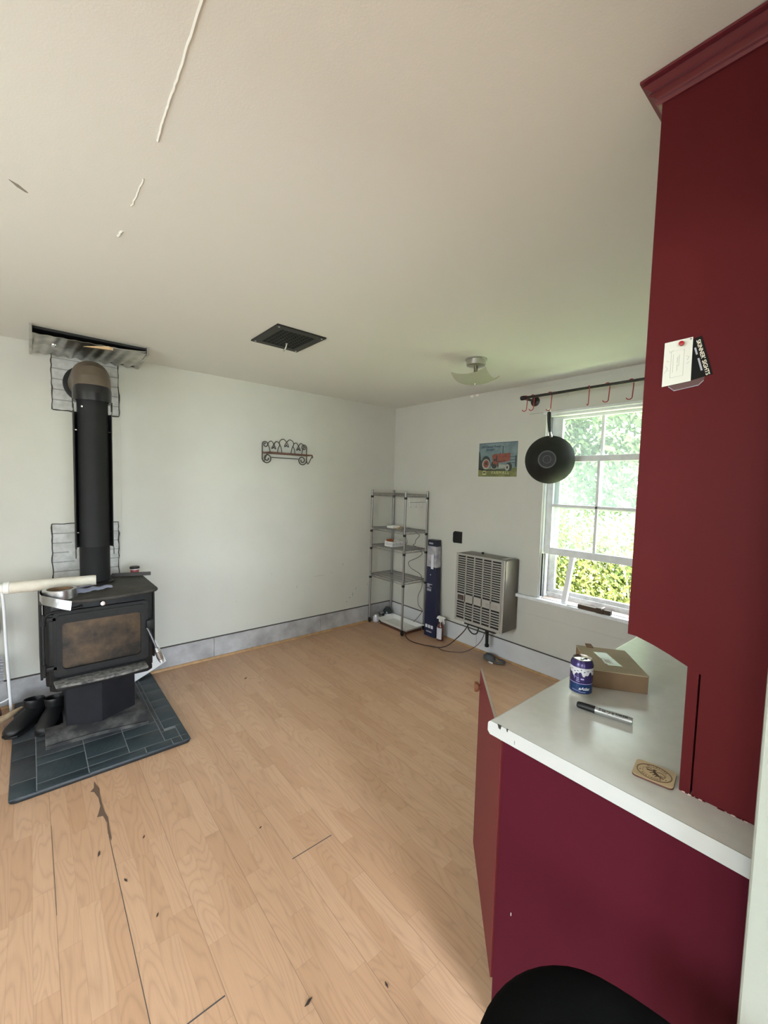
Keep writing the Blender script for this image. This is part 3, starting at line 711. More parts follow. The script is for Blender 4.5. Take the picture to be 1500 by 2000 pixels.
tag(b.build('square_tube_bar', mat('dark_iron_bar',(.03,.025,.022),.5)), 'dark square tube bar lying on the stove top in front of the red tin', 'metal bar')
b = MB(); pa, pb, pc = V((-2.709,-.178,.0275)), V((-2.447,-.045,.085)), V((-2.541,-.026,.325)); pd = pa+pc-pb
b.grid(10, 6, lambda u, v: pa.lerp(pb,u).lerp(pd.lerp(pc,u),v)+V((0,-.012*math.sin(PI*v)*math.sin(PI*u)-.004*math.sin(PI*u),0)))
tag(b.build('white_paper_sheet', WHITEP, smooth=1, solid=.0008), 'white paper sheet standing behind the right side of the stove', 'paper')

# boots and things at the left edge
def boot(cx_, cy_, ang, label, name='rubber_boot'):
    t = thing(name, label, 'boot', (cx_,cy_,PZ), 'boots beside the stove')
    Mx = Matrix.Translation((cx_,cy_,PZ)) @ Matrix.Rotation(ang,4,'Z')
    b = MB()
    secs = [(-.125,.030,.050),(-.11,.040,.092),(-.06,.043,.100),(0,.044,.088),(.06,.050,.070),(.11,.050,.056),(.145,.040,.042),(.160,.016,.028)]
    rings = []
    for (x, hw, hh) in secs:
        rings.append([b.bm.verts.new(Mx @ V((x, hw*math.cos(a)*(1 if math.sin(a) > -.3 else .95), max(.008, .010+hh*.5+hh*.5*math.sin(a))))) for a in [2*PI*i/18 for i in range(18)]])
    for A_, B_ in zip(rings, rings[1:]):
        for i in range(18): j = (i+1) % 18; b.bm.faces.new([A_[i],A_[j],B_[j],B_[i]])
    b.bm.faces.new(rings[0]); b.bm.faces.new(rings[-1][::-1]); b.build('foot', BOOT, t, smooth=1)
    b = MB(); rings = []
    for (z, rx, ry, ox) in ((.075,.062,.042,-.065),(.11,.064,.046,-.062),(.128,.066,.050,-.060),(.135,.062,.046,-.060),(.11,.052,.038,-.06)):
        rings.append([b.bm.verts.new(Mx @ V((ox+rx*math.cos(2*PI*i/24), ry*math.sin(2*PI*i/24), z+.012*math.cos(2*PI*i/24)))) for i in range(24)])
    for A_, B_ in zip(rings, rings[1:]):
        for i in range(24): j = (i+1) % 24; b.bm.faces.new([A_[i],A_[j],B_[j],B_[i]])
    b.build('ankle_shaft', BOOT, t, smooth=1)
    b = MB(); pol = [(x, -hw*1.06) for (x,hw,hh) in secs]+[(x, hw*1.06) for (x,hw,hh) in secs[::-1]]
    b.prism([Mx @ V((x,y,.001)) for x,y in pol], (0,0,.014), .002); b.build('sole', BLACKPL, t, smooth=SM)
boot(-3.190,-.455,math.radians(-106),'black rubber boot nearer the stove pedestal, right one of the pair')
boot(-3.302,-.395,math.radians(-124),'black rubber boot at the edge of the hearth, left one of the pair')
t = thing('white_tube_rack', 'white bent-tube frame standing at the left edge of the photo', 'rack', (-3.55,-.16,0))
b = MB(); b.tube(smoothpath([(-3.385,-.135,.010),(-3.398,-.140,.40),(-3.408,-.146,.78),(-3.425,-.15,.835),(-3.47,-.15,.855),(-3.62,-.15,.855),(-3.68,-.148,.82),(-3.69,-.14,.40),(-3.695,-.135,.010)],6), .0085, 10); b.build('tube_frame', TUBEW, t, smooth=1)
b = MB()
b.box((-3.68,-.135,.545),(-3.424,-.12,.70),.01); b.build('grey_panel', GREYM, t, smooth=SM)
b = MB()
for i in range(9): b.tube([(-3.65,-.128,.235+.02*i+.01),(-3.417,-.128,.225+.02*i)],.0085,6)
b.build('ribbed_panel', mat('grey_ribs',(.30,.30,.34),.5), t, smooth=1)
MB().tube(smoothpath([(-3.388,-.14,.115),(-3.43,-.145,.10),(-3.50,-.15,.095),(-3.69,-.14,.095)],4),.004,6).build('cross_wire', TUBEW, t, smooth=1)
b = MB(); b.tube(smoothpath([(-3.60,-.40,.045),(-3.50,-.345,.052),(-3.41,-.29,.058),(-3.33,-.225,.068)],4),[.022]*9+[.020,.017,.014,.010],8)
tag(b.build('kindling_stick', LOGM, smooth=1), 'pale split kindling stick lying left of the boots', 'kindling')
b = MB(); b.tube(smoothpath([(-3.70,-.30,.055),(-3.58,-.24,.055),(-3.45,-.17,.055)],4),.05,12)
tag(b.build('bark_log', BARK, smooth=SM), 'dark red-brown log on the floor under the white tube frame', 'log')

# ------------------------------------------------------------------ ceiling
t = thing('ceiling_vent', 'black square cast grille register in the ceiling', 'vent', (-2.025,-1.27,2.42))
x0, x1, y0, y1 = -2.186, -1.866, -1.454, -1.086
b = MB(); ring_frame(b, [(x0,y0,H),(x1,y0,H),(x1,y1,H),(x0,y1,H)], [(x0+.05,y0+.05,H),(x1-.05,y0+.05,H),(x1-.05,y1-.05,H),(x0+.05,y1-.05,H)], (0,0,-.008)); b.build('frame', BLACKPL, t)
MB().box((x0+.05,y0+.05,H-.001),(x1-.05,y1-.05,H-.0002)).build('dark_duct', DARK, t)
b = MB(); nx, ny = 8, 10
for i in range(nx+1): x = x0+.05+(x1-x0-.1)*i/nx; b.box((x-.002,y0+.05,H-.006),(x+.002,y1-.05,H-.001))
for j in range(ny+1): y = y0+.05+(y1-y0-.1)*j/ny; b.box((x0+.05,y-.002,H-.006),(x1-.05,y+.002,H-.001))
for i in range(nx):
    for j in range(ny):
        x = x0+.05+(x1-x0-.1)*(i+.5)/nx; y = y0+.05+(y1-y0-.1)*(j+.5)/ny
        b.lathe([(.0075,0),(.0105,0),(.0105,.004),(.0075,.004),(.0075,0)], (x,y,H-.006), 8, cap=False)
b.build('scroll_grille', BLACKPL, t)
for x in (x0+.02, x1-.02):
    for y in (y0+.022, y1-.022):
        MB().lathe([(.006,0),(.005,.002),(0,.003)], (x,y,H-.008), 10, (0,0,-1)).build('screw', STEEL, t, smooth=SM)
b = MB(); b.lathe([(.008,0),(.008,.004),(.004,.006)], (-2.0,-1.20,H-.006), 12, (0,0,-1)); b.tube(smoothpath([(-2.0,-1.20,2.432),(-2.0,-1.19,2.412),(-2.004,-1.18,2.398),(-2.01,-1.176,2.386)],4),[.004]*9+[.006,.007,.006,.003],8); b.build('damper_lever', STEEL, t, smooth=1)
t = thing('ceiling_light', 'semi-flush ceiling light with brushed canopy and square bent glass shade', 'ceiling light', (-.884,-1.823,2.28))
lx, ly = -.884, -1.823
b = MB(); b.lathe([(.075,0),(.075,.006),(.066,.008),(.064,.042),(.058,.046),(0,.046)], (lx,ly,H), 40, (0,0,-1)); b.build('canopy', STEEL, t, smooth=SM)
b = MB(); b.lathe([(.014,0),(.013,.05),(.022,.052),(.022,.056)], (lx,ly,H-.046), 20, (0,0,-1)); b.build('stem', mat('dark_nickel',(.25,.22,.19),.3,1), t, smooth=SM)
b = MB(); ca, sa = math.cos(math.radians(14)), math.sin(math.radians(14))
def shd(u, v):
    p = (u-.5)*.25; q = (v-.5)*.25; z = 2.276+.040*(abs(u-.5)*2)**2.2+.026*(abs(v-.5)*2)**2.2
    return (lx+p*ca-q*sa, ly+p*sa+q*ca, z)
b.grid(20, 20, shd); b.build('glass_shade', ETCH, t, smooth=1, solid=.004)
b = MB(); b.cyl((lx,ly,2.34),(lx,ly,2.268),.004,8); b.lathe([(.010,0),(.009,.006),(0,.010)], (lx,ly,2.276), 14, (0,0,-1)); b.build('finial', CHROME, t, smooth=SM)
b = MB(); b.lathe([(.010,0),(.022,.018),(.016,.038),(0,.042)], (lx,ly,2.341), 14, (0,0,-1)); b.build('bulb_holder', STEEL, t, smooth=SM)

# ------------------------------------------------------------------ wrought iron wall shelf
t = thing('scroll_wall_shelf', 'small wrought-iron scroll shelf with brown wood board on the stove wall', 'wall shelf', (-1.37,-.06,1.74))
sx0, sx1 = -1.628, -1.168; yb = -.010
def spiral(c, r0, r1, a0, a1, n=26, y=yb): return [(c[0]+(r0+(r1-r0)*i/n)*math.cos(math.radians(a0+(a1-a0)*i/n)), y, c[1]+(r0+(r1-r0)*i/n)*math.sin(math.radians(a0+(a1-a0)*i/n))) for i in range(n+1)]
def heart(xc, zt, hw, zb, bw):
    return smoothpath([(xc-bw,yb,zb),(xc-hw*.75,yb,zb+(zt-zb)*.40),(xc-hw,yb,zb+(zt-zb)*.72),(xc-hw*.78,yb,zt-.008),(xc-hw*.40,yb,zt),(xc-.006,yb,zt-.020),(xc+hw*.22,yb,zt-.050),(xc+.02,yb,zt-.070),(xc-.004,yb,zt-.055),
                       (xc+.004,yb,zt-.052),(xc-.02,yb,zt-.070),(xc-hw*.22,yb,zt-.050),(xc+.006,yb,zt-.020),(xc+hw*.40,yb,zt),(xc+hw*.78,yb,zt-.008),(xc+hw,yb,zt-(zt-zb)*.28),(xc+hw*.75,yb,zb+(zt-zb)*.40),(xc+bw,yb,zb)],5)
for (xc, zt, hw, bw) in ((-1.515,1.935,.058,.035),(-1.385,1.962,.075,.045),(-1.258,1.938,.058,.035)):
    MB().tube(heart(xc,zt,hw,1.826,bw),.0036,6).build('heart_scroll', BRONZE, t, smooth=1)
for s, xe in ((1,sx0),(-1,sx1)):
    pts = [(xe+s*.10*0,yb,1.90)]
    top = spiral((xe+s*.030,1.900),.030,.010,180 if s > 0 else 0,-180-120 if s > 0 else 360+120,24)
    MB().tube([(xe,yb,1.76)]+top,.0042,6).build('end_scroll', BRONZE, t, smooth=1)
    low = spiral((xe+s*.048,1.775),.048,.012,180 if s > 0 else 0,180+560 if s > 0 else -560,40)
    MB().tube([(xe,yb,1.84)]+low,.0046,6).build('wheel_scroll', BRONZE, t, smooth=1)
    arm = smoothpath([(xe,yb,1.765),(xe,-.04,1.742),(xe,-.07,1.765),(xe,-.115,1.812),(xe,-.128,1.812),(xe,-.130,1.800),(xe,-.120,1.797)],5)
    MB().tube(arm,.0036,6).build('bracket_arm', BRONZE, t, smooth=1)
MB().tube([(sx0+.09,yb,1.785),(sx1-.09,yb,1.785)],.0036,6).build('lower_rail', BRONZE, t, smooth=1)
MB().box((sx0,-.128,1.815),(sx1,-.004,1.828),.003).build('board', BRNWOOD, t)

# ------------------------------------------------------------------ wire shelving unit
PX = (-.352,-.034); PYS = (-.046,-.588)
t = thing('wire_shelving_unit', 'tall chrome wire shelving unit on casters in the room corner', 'shelving unit', (-.19,-.31,0))
for x in PX:
    for y in PYS:
        b = MB(); b.lathe([(.0115,0),(.0115,1.425),(.0125,1.43),(.0125,1.435),(.010,1.44),(0,1.441)], (x,y,.062), 14); po = b.build('post', WIRE, t, smooth=SM)
        for z in (.535,.862,1.058,1.440): MB().lathe([(.0118,0),(.0165,.004),(.0150,.022),(.0118,.024)], (x,y,z-.026), 12).build('shelf_collar', BLACKPL, po, smooth=SM)
        b = MB(); b.cyl((x,y,.045),(x,y,.066),.011,12); b.box((x-.012,y-.014,.022),(x+.012,y+.010,.05),.004); b.build('caster_fork', BLACKPL, po, smooth=SM)
        b = MB(); b.lathe([(.010,0),(.021,.002),(.021,.014),(.010,.016)], (x-.008,y-.006,.0215), 18, (1,0,0)); b.build('caster_wheel', BLACKPL, po, smooth=SM)
for z in (.548,.875,1.071,1.453):
    b = MB(); X0, X1, Y0, Y1 = PX[0]+.012, PX[1]-.012, PYS[1]+.012, PYS[0]-.012
    for zz, r in ((z+.012,.0035),(z-.014,.0028)):
        for a, c in (((X0,PYS[1],zz),(X1,PYS[1],zz)),((X0,PYS[0],zz),(X1,PYS[0],zz)),((PX[0],Y0,zz),(PX[0],Y1,zz)),((PX[1],Y0,zz),(PX[1],Y1,zz))): b.cyl(a,c,r,6)
    def zig(a, c, n):
        a = V(a); c = V(c); return [a+(c-a)*i/n+V((0,0,.012 if i % 2 else -.014)) for i in range(n+1)]
    for a, c, n in (((X0,PYS[1],z),(X1,PYS[1],z),8),((X0,PYS[0],z),(X1,PYS[0],z),8),((PX[0],Y0,z),(PX[0],Y1,z),14),((PX[1],Y0,z),(PX[1],Y1,z),14)): b.tube(zig(a,c,n),.0018,5)
    b.build('shelf_rim', WIRE, t, smooth=SM)
    b = MB()
    for i in range(1,24): y = PYS[1]+(PYS[0]-PYS[1])*i/24; b.cyl((PX[0],y,z+.013),(PX[1],y,z+.013),.0016,5)
    for x in (-.27,-.19,-.11): b.cyl((x,PYS[1],z+.010),(x,PYS[0],z+.010),.003,6)
    b.build('wire_deck', WIRE, t, smooth=SM)
b = MB(); yq = PYS[1]-.004
b.cyl((-.335,-.575,1.405),(-.335+.30,-.575,1.405),.003,6)
b = MB(); b.cyl((-.300,-.590,1.385),(-.045,-.590,1.385),.0028,6)
b.cyl((-.300,-.590,1.385),(-.300,-.590,1.438),.0022,6); b.cyl((-.045,-.590,1.385),(-.045,-.590,1.438),.0022,6)
b.build('hook_rail', WIRE, t, smooth=SM)
for x in (-.292,-.215,-.135,-.058):
    b = MB(); b.tube([(x,-.590,1.392),(x,-.592,1.350)]+[(x+.010-.010*math.cos(a),-.592,1.345-.011*math.sin(a)) for a in [PI*i/8 for i in range(9)]],.0018,6); b.build('hook', WIRE, t, smooth=1)
# on its shelves
t = thing('white_box_device', 'thin white box on the second wire shelf from the top', 'box', (-.20,-.25,1.0855))
MB().box((-.255,-.30,1.0855),(-.155,-.19,1.112),.006,3).build('casing', WHITEPL, t, smooth=SM)
MB().box((-.225,-.352,1.0855),(-.170,-.312,1.100),.003).build('tan_plug', WOODS, t)
t = thing('printed_tray_box', 'white printed open box with orange inside on the third wire shelf', 'box', (-.215,-.275,.8905))
b = MB(); bx0,bx1,by0,by1 = -.298,-.135,-.340,-.215
for a, c in (((bx0,by0,.8905),(bx1,by1,.8935)),((bx0,by0,.8935),(bx0+.003,by1,.945)),((bx1-.003,by0,.8935),(bx1,by1,.945)),((bx0,by0,.8935),(bx1,by0+.003,.940)),((bx0,by1-.003,.8935),(bx1,by1,.955))): b.box(a,c)
b.build('carton', WHITEPL, t)
MB().box((bx0+.02,by1-.010,.930),(bx1-.04,by1-.004,.962)).build('orange_flap', ORANGE, t)
b = MB()
for i in range(7): b.box((bx0-.0006,by1-.02-.017*i,.902),(bx0,by1-.028-.017*i,.930+.004*(i%3)))
for i in range(7): b.box((bx0+.012+.021*i,by0-.0006,.900),(bx0+.022+.021*i,by0,.925+.004*(i%3)))
b.build('printed_marks', GREYINK, t)
b = MB()
b.tube(smoothpath([(-.22,-.25,1.06),(-.25,-.28,1.03),(-.26,-.30,.98),(-.24,-.28,.955)],8),.003,6)
b.tube(smoothpath([(-.17,-.32,1.06),(-.16,-.38,1.02),(-.15,-.41,.97),(-.17,-.43,.93),(-.16,-.40,.91)],8),.003,6)
tag(b.build('grey_lead', mat('grey_lead_plastic',(.20,.20,.19),.4), smooth=1), 'looped grey lead between the upper wire shelves', 'cable')
b = MB()
b.tube(smoothpath([(-.08,-.36,1.088),(-.04,-.43,1.05),(-.05,-.50,1.02),(-.10,-.50,.975),(-.07,-.46,.93),(-.06,-.42,.905),(-.02,-.47,.87),(-.02,-.52,.82),(-.05,-.47,.77),(-.10,-.40,.72),(-.09,-.42,.66),(-.03,-.50,.60),(-.02,-.53,.545),(-.02,-.53,.45),(-.06,-.52,.36),(-.05,-.52,.26),(-.02,-.55,.20),(-.06,-.53,.13),(-.10,-.50,.075)],8),.0026,6)
tag(b.build('black_power_lead', CORD, smooth=1), 'thin black lead wandering down through the wire shelves', 'cable')
# under the shelving
t = thing('white_tray', 'white enamel tray lying on the floor under the wire shelving', 'tray', (-.19,-.34,.02))
b = MB(); tx0,tx1,ty0,ty1 = -.315,-.052,-.625,-.125
def traylevel(d, z): return [(tx0+d,ty0+d*1.3,z),(tx1-d,ty0+d*1.3,z),(tx1-d,ty1-d*1.3,z),(tx0+d,ty1-d*1.3,z)]
L_ = [traylevel(0,.062),traylevel(.012,.060),traylevel(.035,.024)]
for A_, B_ in zip(L_, L_[1:]):
    for i in range(4): j = (i+1) % 4; b.quad([A_[i],A_[j],B_[j],B_[i]])
b.quad(L_[-1]); bmesh.ops.remove_doubles(b.bm, verts=b.bm.verts[:], dist=1e-5); b.build('tray_pan', TRAYM, t, smooth=None, solid=.004)
b = MB(); b.box((-.29,-.59,.001),(-.06,-.16,.019),.002); tag(b.build('brown_board', BRNWOOD), 'dark brown board on the floor under the white tray', 'board')
def can(x, y, r, h, body, lab, label, z0=.0005):
    t = thing('paint_tin', label, 'tin', (x,y,0))
    b = MB(); b.lathe([(r*.96,0),(r,.004),(r,h-.004),(r*.96,h)], (x,y,z0), 28); b.build('tin_body', body, t, smooth=SM)
    b = MB(); b.lathe([(r+.0008,h*.15),(r+.0008,h*.85)], (x,y,z0), 28, cap=False); b.build('paper_label', lab, t, smooth=SM)
    b = MB(); b.lathe([(r*.9,0),(r*.9,.006),(r*.8,.007),(0,.005)], (x,y,z0+h), 28); b.build('lid', STEEL, t, smooth=SM)
can(-.285,-.085,.036,.085,STEEL,LABELG,'small white-labelled tin on the floor by the left caster of the shelving')
can(-.215,-.095,.034,.095,BLACKPL,GREYOBJ,'small dark tin beside the white-labelled tin under the shelving')
t = thing('storage_jar', 'dark green-grey jar in the corner behind the white tray', 'jar', (-.115,-.085,0))
b = MB(); b.lathe([(.05,0),(.056,.006),(.058,.085),(.045,.118),(.030,.128),(.030,.142),(0,.143)], (-.115,-.085,.0005), 30); b.build('jar_body', mat('dark_green_glass',(.03,.045,.045),.15,spec=.6), t, smooth=SM)
b = MB(); b.lathe([(.0590,.035),(.0590,.078)], (-.115,-.085,.0005), 14, cap=False, a0=PI*1.05, a1=PI*1.75); b.build('pale_label', LABELG, t, smooth=SM)

# blue blind carton, leaning
t = thing('blue_carton', 'tall narrow navy blue carton leaning on the wall beside the shelving', 'carton', (-.085,-.75,0))
Bb = [(-.128,-.692),(-.128,-.842),(-.058,-.842),(-.058,-.692)]; Bt = [(-.088,-.668),(-.088,-.788),(-.0195,-.788),(-.0195,-.668)]
def cp(u, v, d=0):   # point on the front face: u 0..1 along the wall, v 0..1 up
    x = Bb[0][0]+(Bt[0][0]-Bb[0][0])*v-d; ya = Bb[0][1]+(Bt[0][1]-Bb[0][1])*v; yb_ = Bb[1][1]+(Bt[1][1]-Bb[1][1])*v
    return (x, ya+(yb_-ya)*u, .001+1.0*v)
def body(v0, v1, m, nm):
    b = MB()
    def lv(v): return [tuple(Bb[i][k]+(Bt[i][k]-Bb[i][k])*v for k in (0,1))+(.001+1.0*v,) for i in range(4)]
    A_, B_ = lv(v0), lv(v1)
    for i in range(4): j = (i+1) % 4; b.quad([A_[i],A_[j],B_[j],B_[i]])
    b.quad(A_[::-1]); b.quad(B_); bmesh.ops.remove_doubles(b.bm, verts=b.bm.verts[:], dist=1e-5); return b.build(nm, m, t)
body(0,.72,NAVY,'carton_body'); body(.72,.935,PHOTOG,'printed_sleeve'); body(.935,1.0,NAVYD,'end_flap')
def patch(u0, u1, v0, v1, m, nm='printed_patch'):
    b = MB(); b.quad([cp(u0,v0,.0008),cp(u1,v0,.0008),cp(u1,v1,.0008),cp(u0,v1,.0008)]); return b
b = MB(); b.m(0)
for q in ((.45,.72,.70,.86,0),(.15,.62,.955,.972,1),(.22,.75,.885,.895,1),(.10,.65,.845,.865,1),(.12,.65,.535,.541,0),(.12,.40,.512,.533,1),(.12,.60,.502,.508,1),(.12,.55,.468,.492,1),(.10,.30,.085,.118,0),(.36,.56,.085,.118,0),(.62,.83,.085,.118,0),(.20,.70,.042,.055,1)):
    b.m(q[4]); b.quad([cp(q[0],q[2],.001),cp(q[1],q[2],.001),cp(q[1],q[3],.001),cp(q[0],q[3],.001)])
b.m(0); b.quad([cp(.40,.632,.001),cp(.47,.632,.001),cp(.47,.644,.001),cp(.40,.644,.001)])
b.build('printed_marks', [WHITEINK, GREYINK], t)

# spray bottle
t = thing('spray_bottle', 'trigger spray bottle with white head and brown liquid beside the blue carton', 'spray bottle', (-.11,-.90,0))
sxp, syp = -.115, -.905
b = MB(); b.lathe([(.034,0),(.038,.004),(.038,.135),(.034,.155),(.016,.180),(.014,.196),(.0,.196)], (sxp,syp,.0005), 30, sx=.8); b.build('bottle', BRNLIQ, t, smooth=SM)
b = MB(); b.lathe([(.0388,.018),(.0388,.132)], (sxp,syp,.0005), 22, cap=False, a0=math.radians(95), a1=math.radians(238), sx=.8); b.build('label', LABELG, t, smooth=SM)
b = MB(); b.lathe([(.018,0),(.018,.020),(.012,.022)], (sxp,syp,.192), 18); b.prism([(sxp-.010,syp+.050,.214),(sxp-.010,syp+.030,.246),(sxp-.010,syp-.050,.246),(sxp-.010,syp-.052,.228),(sxp-.010,syp-.02,.214)], (.02,0,0), .003)
b.cyl((sxp,syp-.05,.237),(sxp,syp-.062,.237),.006,10); hd_ = b.build('spray_head', WHITEPL, t, smooth=SM)
b = MB(); b.tube([(sxp,syp-.030,.226),(sxp,syp-.045,.205),(sxp,syp-.050,.180)],[.006,.006,.004],8); b.build('trigger', WHITEPL, t, smooth=1)

# ------------------------------------------------------------------ wall heater
t = thing('wall_heater', 'beige louvred gas wall heater below the black outlet cover', 'heater', (-.11,-1.43,.30))
hx, hy0, hy1, hz0, hz1 = -.218, -1.172, -1.690, .312, .945
b = MB(); b.box((-.212,hy0+.004,hz0+.004),(-.004,hy1-.004,hz1-.002),.012,3)
b.build('casing', HEATS, t, smooth=SM)
b = MB(); fy0, fy1 = hy0, hy1
b.m(1).box((-.2185,fy0-.010,hz0+.01),(-.2135,fy1+.010,hz1-.01)); b.m(0)
def fr(ya, yb_, za, zb): b.box((-.226,ya,za),(-.2155,yb_,zb),.0012,1)
cols = [hy0-.020+(hy1-hy0+.052)*i/5 for i in range(6)]
fr(hy0+.002,hy0-.020,hz0,hz1); fr(hy1+.032,hy1-.002,hz0,hz1); fr(hy0-.020,hy1+.032,hz1-.018,hz1); fr(hy0-.020,hy1+.032,hz0,hz0+.026)
fr(hy0-.020,hy1+.032,.500,.572)
for y in cols[1:-1]: fr(y+.006,y-.006,hz0+.02,hz1-.01)
def louvers(z0, z1, n):
    for i in range(1,n): z = z0+(z1-z0)*i/n; b.prism([(-.2260,cols[0],z-.0035),(-.2260,cols[0],z+.0035),(-.2215,cols[0],z+.006),(-.2215,cols[0],z-.001)], (0,cols[-1]-cols[0],0))
louvers(.572,hz1-.018,17); louvers(hz0+.026,.500,7)
b.build('louvred_front', [HEAT, DARK], t, smooth=None)
b = MB(); b.box((-.2266,hy1+.022,hz0+.02),(-.2260,hy1+.014,hz1-.03)); b.build('bright_edge_strip', STEEL, t)
b = MB(); b.m(0).box((-.2272,cols[0]-.012,.512),(-.2258,cols[0]-.080,.558),.0006,1); b.m(1)
for z in (.542,.530,.520): b.box((-.2276,cols[0]-.020,z),(-.2272,cols[0]-.066,z+.0035))
b.build('badge', [mat('badge_brown',(.03,.018,.016),.4), mat('badge_ink',(.22,.16,.14),.5)], t)
b = MB(); b.box((-.2263,cols[3]-.045,.512),(-.2259,cols[-1]+.02,.548)); b.build('faded_name_strip', mat('faded_strip',(.33,.31,.285),.5), t)
b = MB(); b.box((-.190,hy0-.08,hz0-.03),(-.03,hy1+.09,hz0+.004),.004); b.build('burner_tray', BLACKPL, t)
b = MB(); b.tube([(-.115,-1.465,.30),(-.115,-1.467,.26),(-.115,-1.470,.135)],[.014,.016,.014],12); b.lathe([(.018,0),(.020,.004),(.020,.022),(.016,.026)], (-.115,-1.471,.112), 14); b.build('gas_pipe', BLACKPL, t, smooth=SM)
b = MB(); b.lathe([(.011,0),(.011,.006),(.006,.007)], (-.20,-1.262,.300), 14, (-1,0,-.2)); b.build('white_knob', WHITEPL, t, smooth=SM)
b = MB(); b.tube(smoothpath([(-.16,-1.29,.295),(-.18,-1.30,.255),(-.18,-1.35,.215),(-.17,-1.395,.225),(-.15,-1.40,.285)],6),.006,8); b.build('hose_loop', CORD, t, smooth=1)
MB().tube([(-.005,hy1-.012,.93),(-.005,hy1-.012,.64)],.003,6).build('side_wire', WINP, t, smooth=1)
MB().lathe([(.010,0),(.014,.004),(.010,.014),(0,.016)], (-.06,-1.345,hz1-.002), 12).build('top_knob', BLACKPL, t, smooth=SM)
b = MB(); b.box((-.16,hy1+.035,hz1-.0018),(-.03,hy1+.075,hz1-.0008)); b.build('shiny_top_strip', STEEL, t)
b = MB()
b.tube(smoothpath([(-.150,-1.29,.292),(-.19,-1.27,.22),(-.21,-1.20,.13),(-.25,-1.11,.035),(-.30,-1.02,.006),(-.36,-.88,.005),(-.38,-.74,.005),(-.31,-.60,.006),(-.20,-.54,.006),(-.12,-.50,.006),(-.105,-.50,.010)],8),.0048,8)
tag(b.build('heater_power_cord', CORDB, smooth=1), 'brown power cord curving over the floor from the heater to the shelving', 'cord')
b = MB(); b.tube(smoothpath([(-.130,-1.46,.255),(-.15,-1.43,.16),(-.17,-1.37,.085),(-.20,-1.28,.02),(-.26,-1.18,.0045),(-.30,-1.10,.0045),(-.29,-1.01,.0045),(-.34,-.92,.0045)],8),.003,8)
tag(b.build('thin_gas_lead', CORDB, smooth=1), 'thin dark lead from the heater pipe down to the floor', 'cord')
t = thing('floor_plug', 'dark grey rounded rubber plug with a loop on the floor under the heater', 'plug', (-.10,-1.53,0))
b = MB(); b.lathe([(.048,0),(.056,.008),(.050,.034),(.030,.052),(0,.056)], (-.112,-1.500,.0006), 22, sx=.8, sy=1.1); b.build('rubber_body', GREYOBJ, t, smooth=SM)
b = MB(); b.tube(smoothpath([(-.120,-1.55,.012),(-.135,-1.60,.010),(-.105,-1.645,.010),(-.068,-1.625,.012),(-.075,-1.57,.016)],6),.009,8); b.build('loop_tail', GREYOBJ, t, smooth=1)
MB().box((-.172,-1.535,.001),(-.158,-1.575,.012),.003).build('pale_tag', LABELG, t)
b = MB(); b.prism([(-.002,-.945,.995),(-.002,-.935,1.01),(-.002,-.935,1.098),(-.002,-.955,1.113),(-.002,-1.048,1.113),(-.002,-1.048,.998)], (-.008,0,0), .002)
t = tag(b.build('outlet_cover', BLACKPL, smooth=SM), 'black plastic wall outlet cover above the heater', 'outlet cover')
b = MB()
for z in (1.035,1.075): b.box((-.0108,-.975,z-.012),(-.0100,-1.012,z+.012),.0003)
b.build('socket_face', DARK, t)

# ------------------------------------------------------------------ tractor poster (flat printed tin)
t = thing('tractor_poster', 'small metal picture of a red tractor on the window wall beside the pan', 'poster', (-.004,-1.417,1.66))
py0, py1, pz0, pz1 = -1.212, -1.622, 1.660, 1.970
MB().box((0,py0,pz0),(-.003,py1,pz1)).build('tin_sheet', WSTR, t)
def pp(u, v, k=1): return (-.003-.0002*k, py0+(py1-py0)*u, pz0+(pz1-pz0)*v)
def ppoly(b, pts, k): b.prism([pp(u,v,k) for u,v in pts], (-.0001,0,0))
def pell(b, u, v, ru, rv, k, n=22): ppoly(b, [(u+ru*math.cos(2*PI*i/n), v+rv*math.sin(2*PI*i/n)) for i in range(n)], k)
b = MB()
b.m(1); ppoly(b,[(0,0),(1,0),(1,.26),(.6,.22),(.3,.24),(0,.22)],1)
b.m(3); ppoly(b,[(0,.2),(.14,.2),(.12,.42),(.06,.50),(.03,.72),(0,.78)],1); ppoly(b,[(.10,.17),(.88,.17),(.86,.21),(.10,.22)],2)
for v in (.56,.47,.39): ppoly(b,[(.80,v),(.98,v),(.98,v+.015),(.80,v+.015)],1)
ppoly(b,[(.955,.28),(.985,.28),(.985,.60),(.955,.60)],1)
b.m(3); ppoly(b,[(.632,.62),(.648,.62),(.648,.86),(.632,.86)],2); pell(b,.64,.87,.018,.014,2); ppoly(b,[(.565,.64),(.585,.64),(.580,.71),(.570,.71)],2)
pell(b,.20,.42,.12,.20,2); pell(b,.44,.34,.10,.13,3); pell(b,.80,.28,.085,.13,3)
b.m(2); ppoly(b,[(.36,.62),(.42,.66),(.84,.68),(.83,.46),(.70,.42),(.52,.40),(.50,.30),(.40,.36)],4)
b.m(4); pell(b,.205,.37,.105,.155,4); pell(b,.765,.265,.055,.095,5); ppoly(b,[(.55,.24),(.72,.26),(.72,.34),(.55,.36)],3); pell(b,.43,.28,.085,.07,4)
b.m(3); pell(b,.43,.30,.068,.07,5); pell(b,.765,.265,.022,.04,6); pell(b,.44,.49,.03,.03,6)
b.m(2); pell(b,.21,.38,.075,.115,5); pell(b,.60,.53,.04,.04,5)
b.m(3); pell(b,.212,.39,.028,.045,6); ppoly(b,[(.50,.44),(.70,.47),(.70,.455),(.50,.42)],6); ppoly(b,[(.47,.60),(.50,.60),(.50,.44),(.47,.44)],6)
b.m(5); ppoly(b,[(.0,.985),(1,.985),(1,1),(0,1)],2)
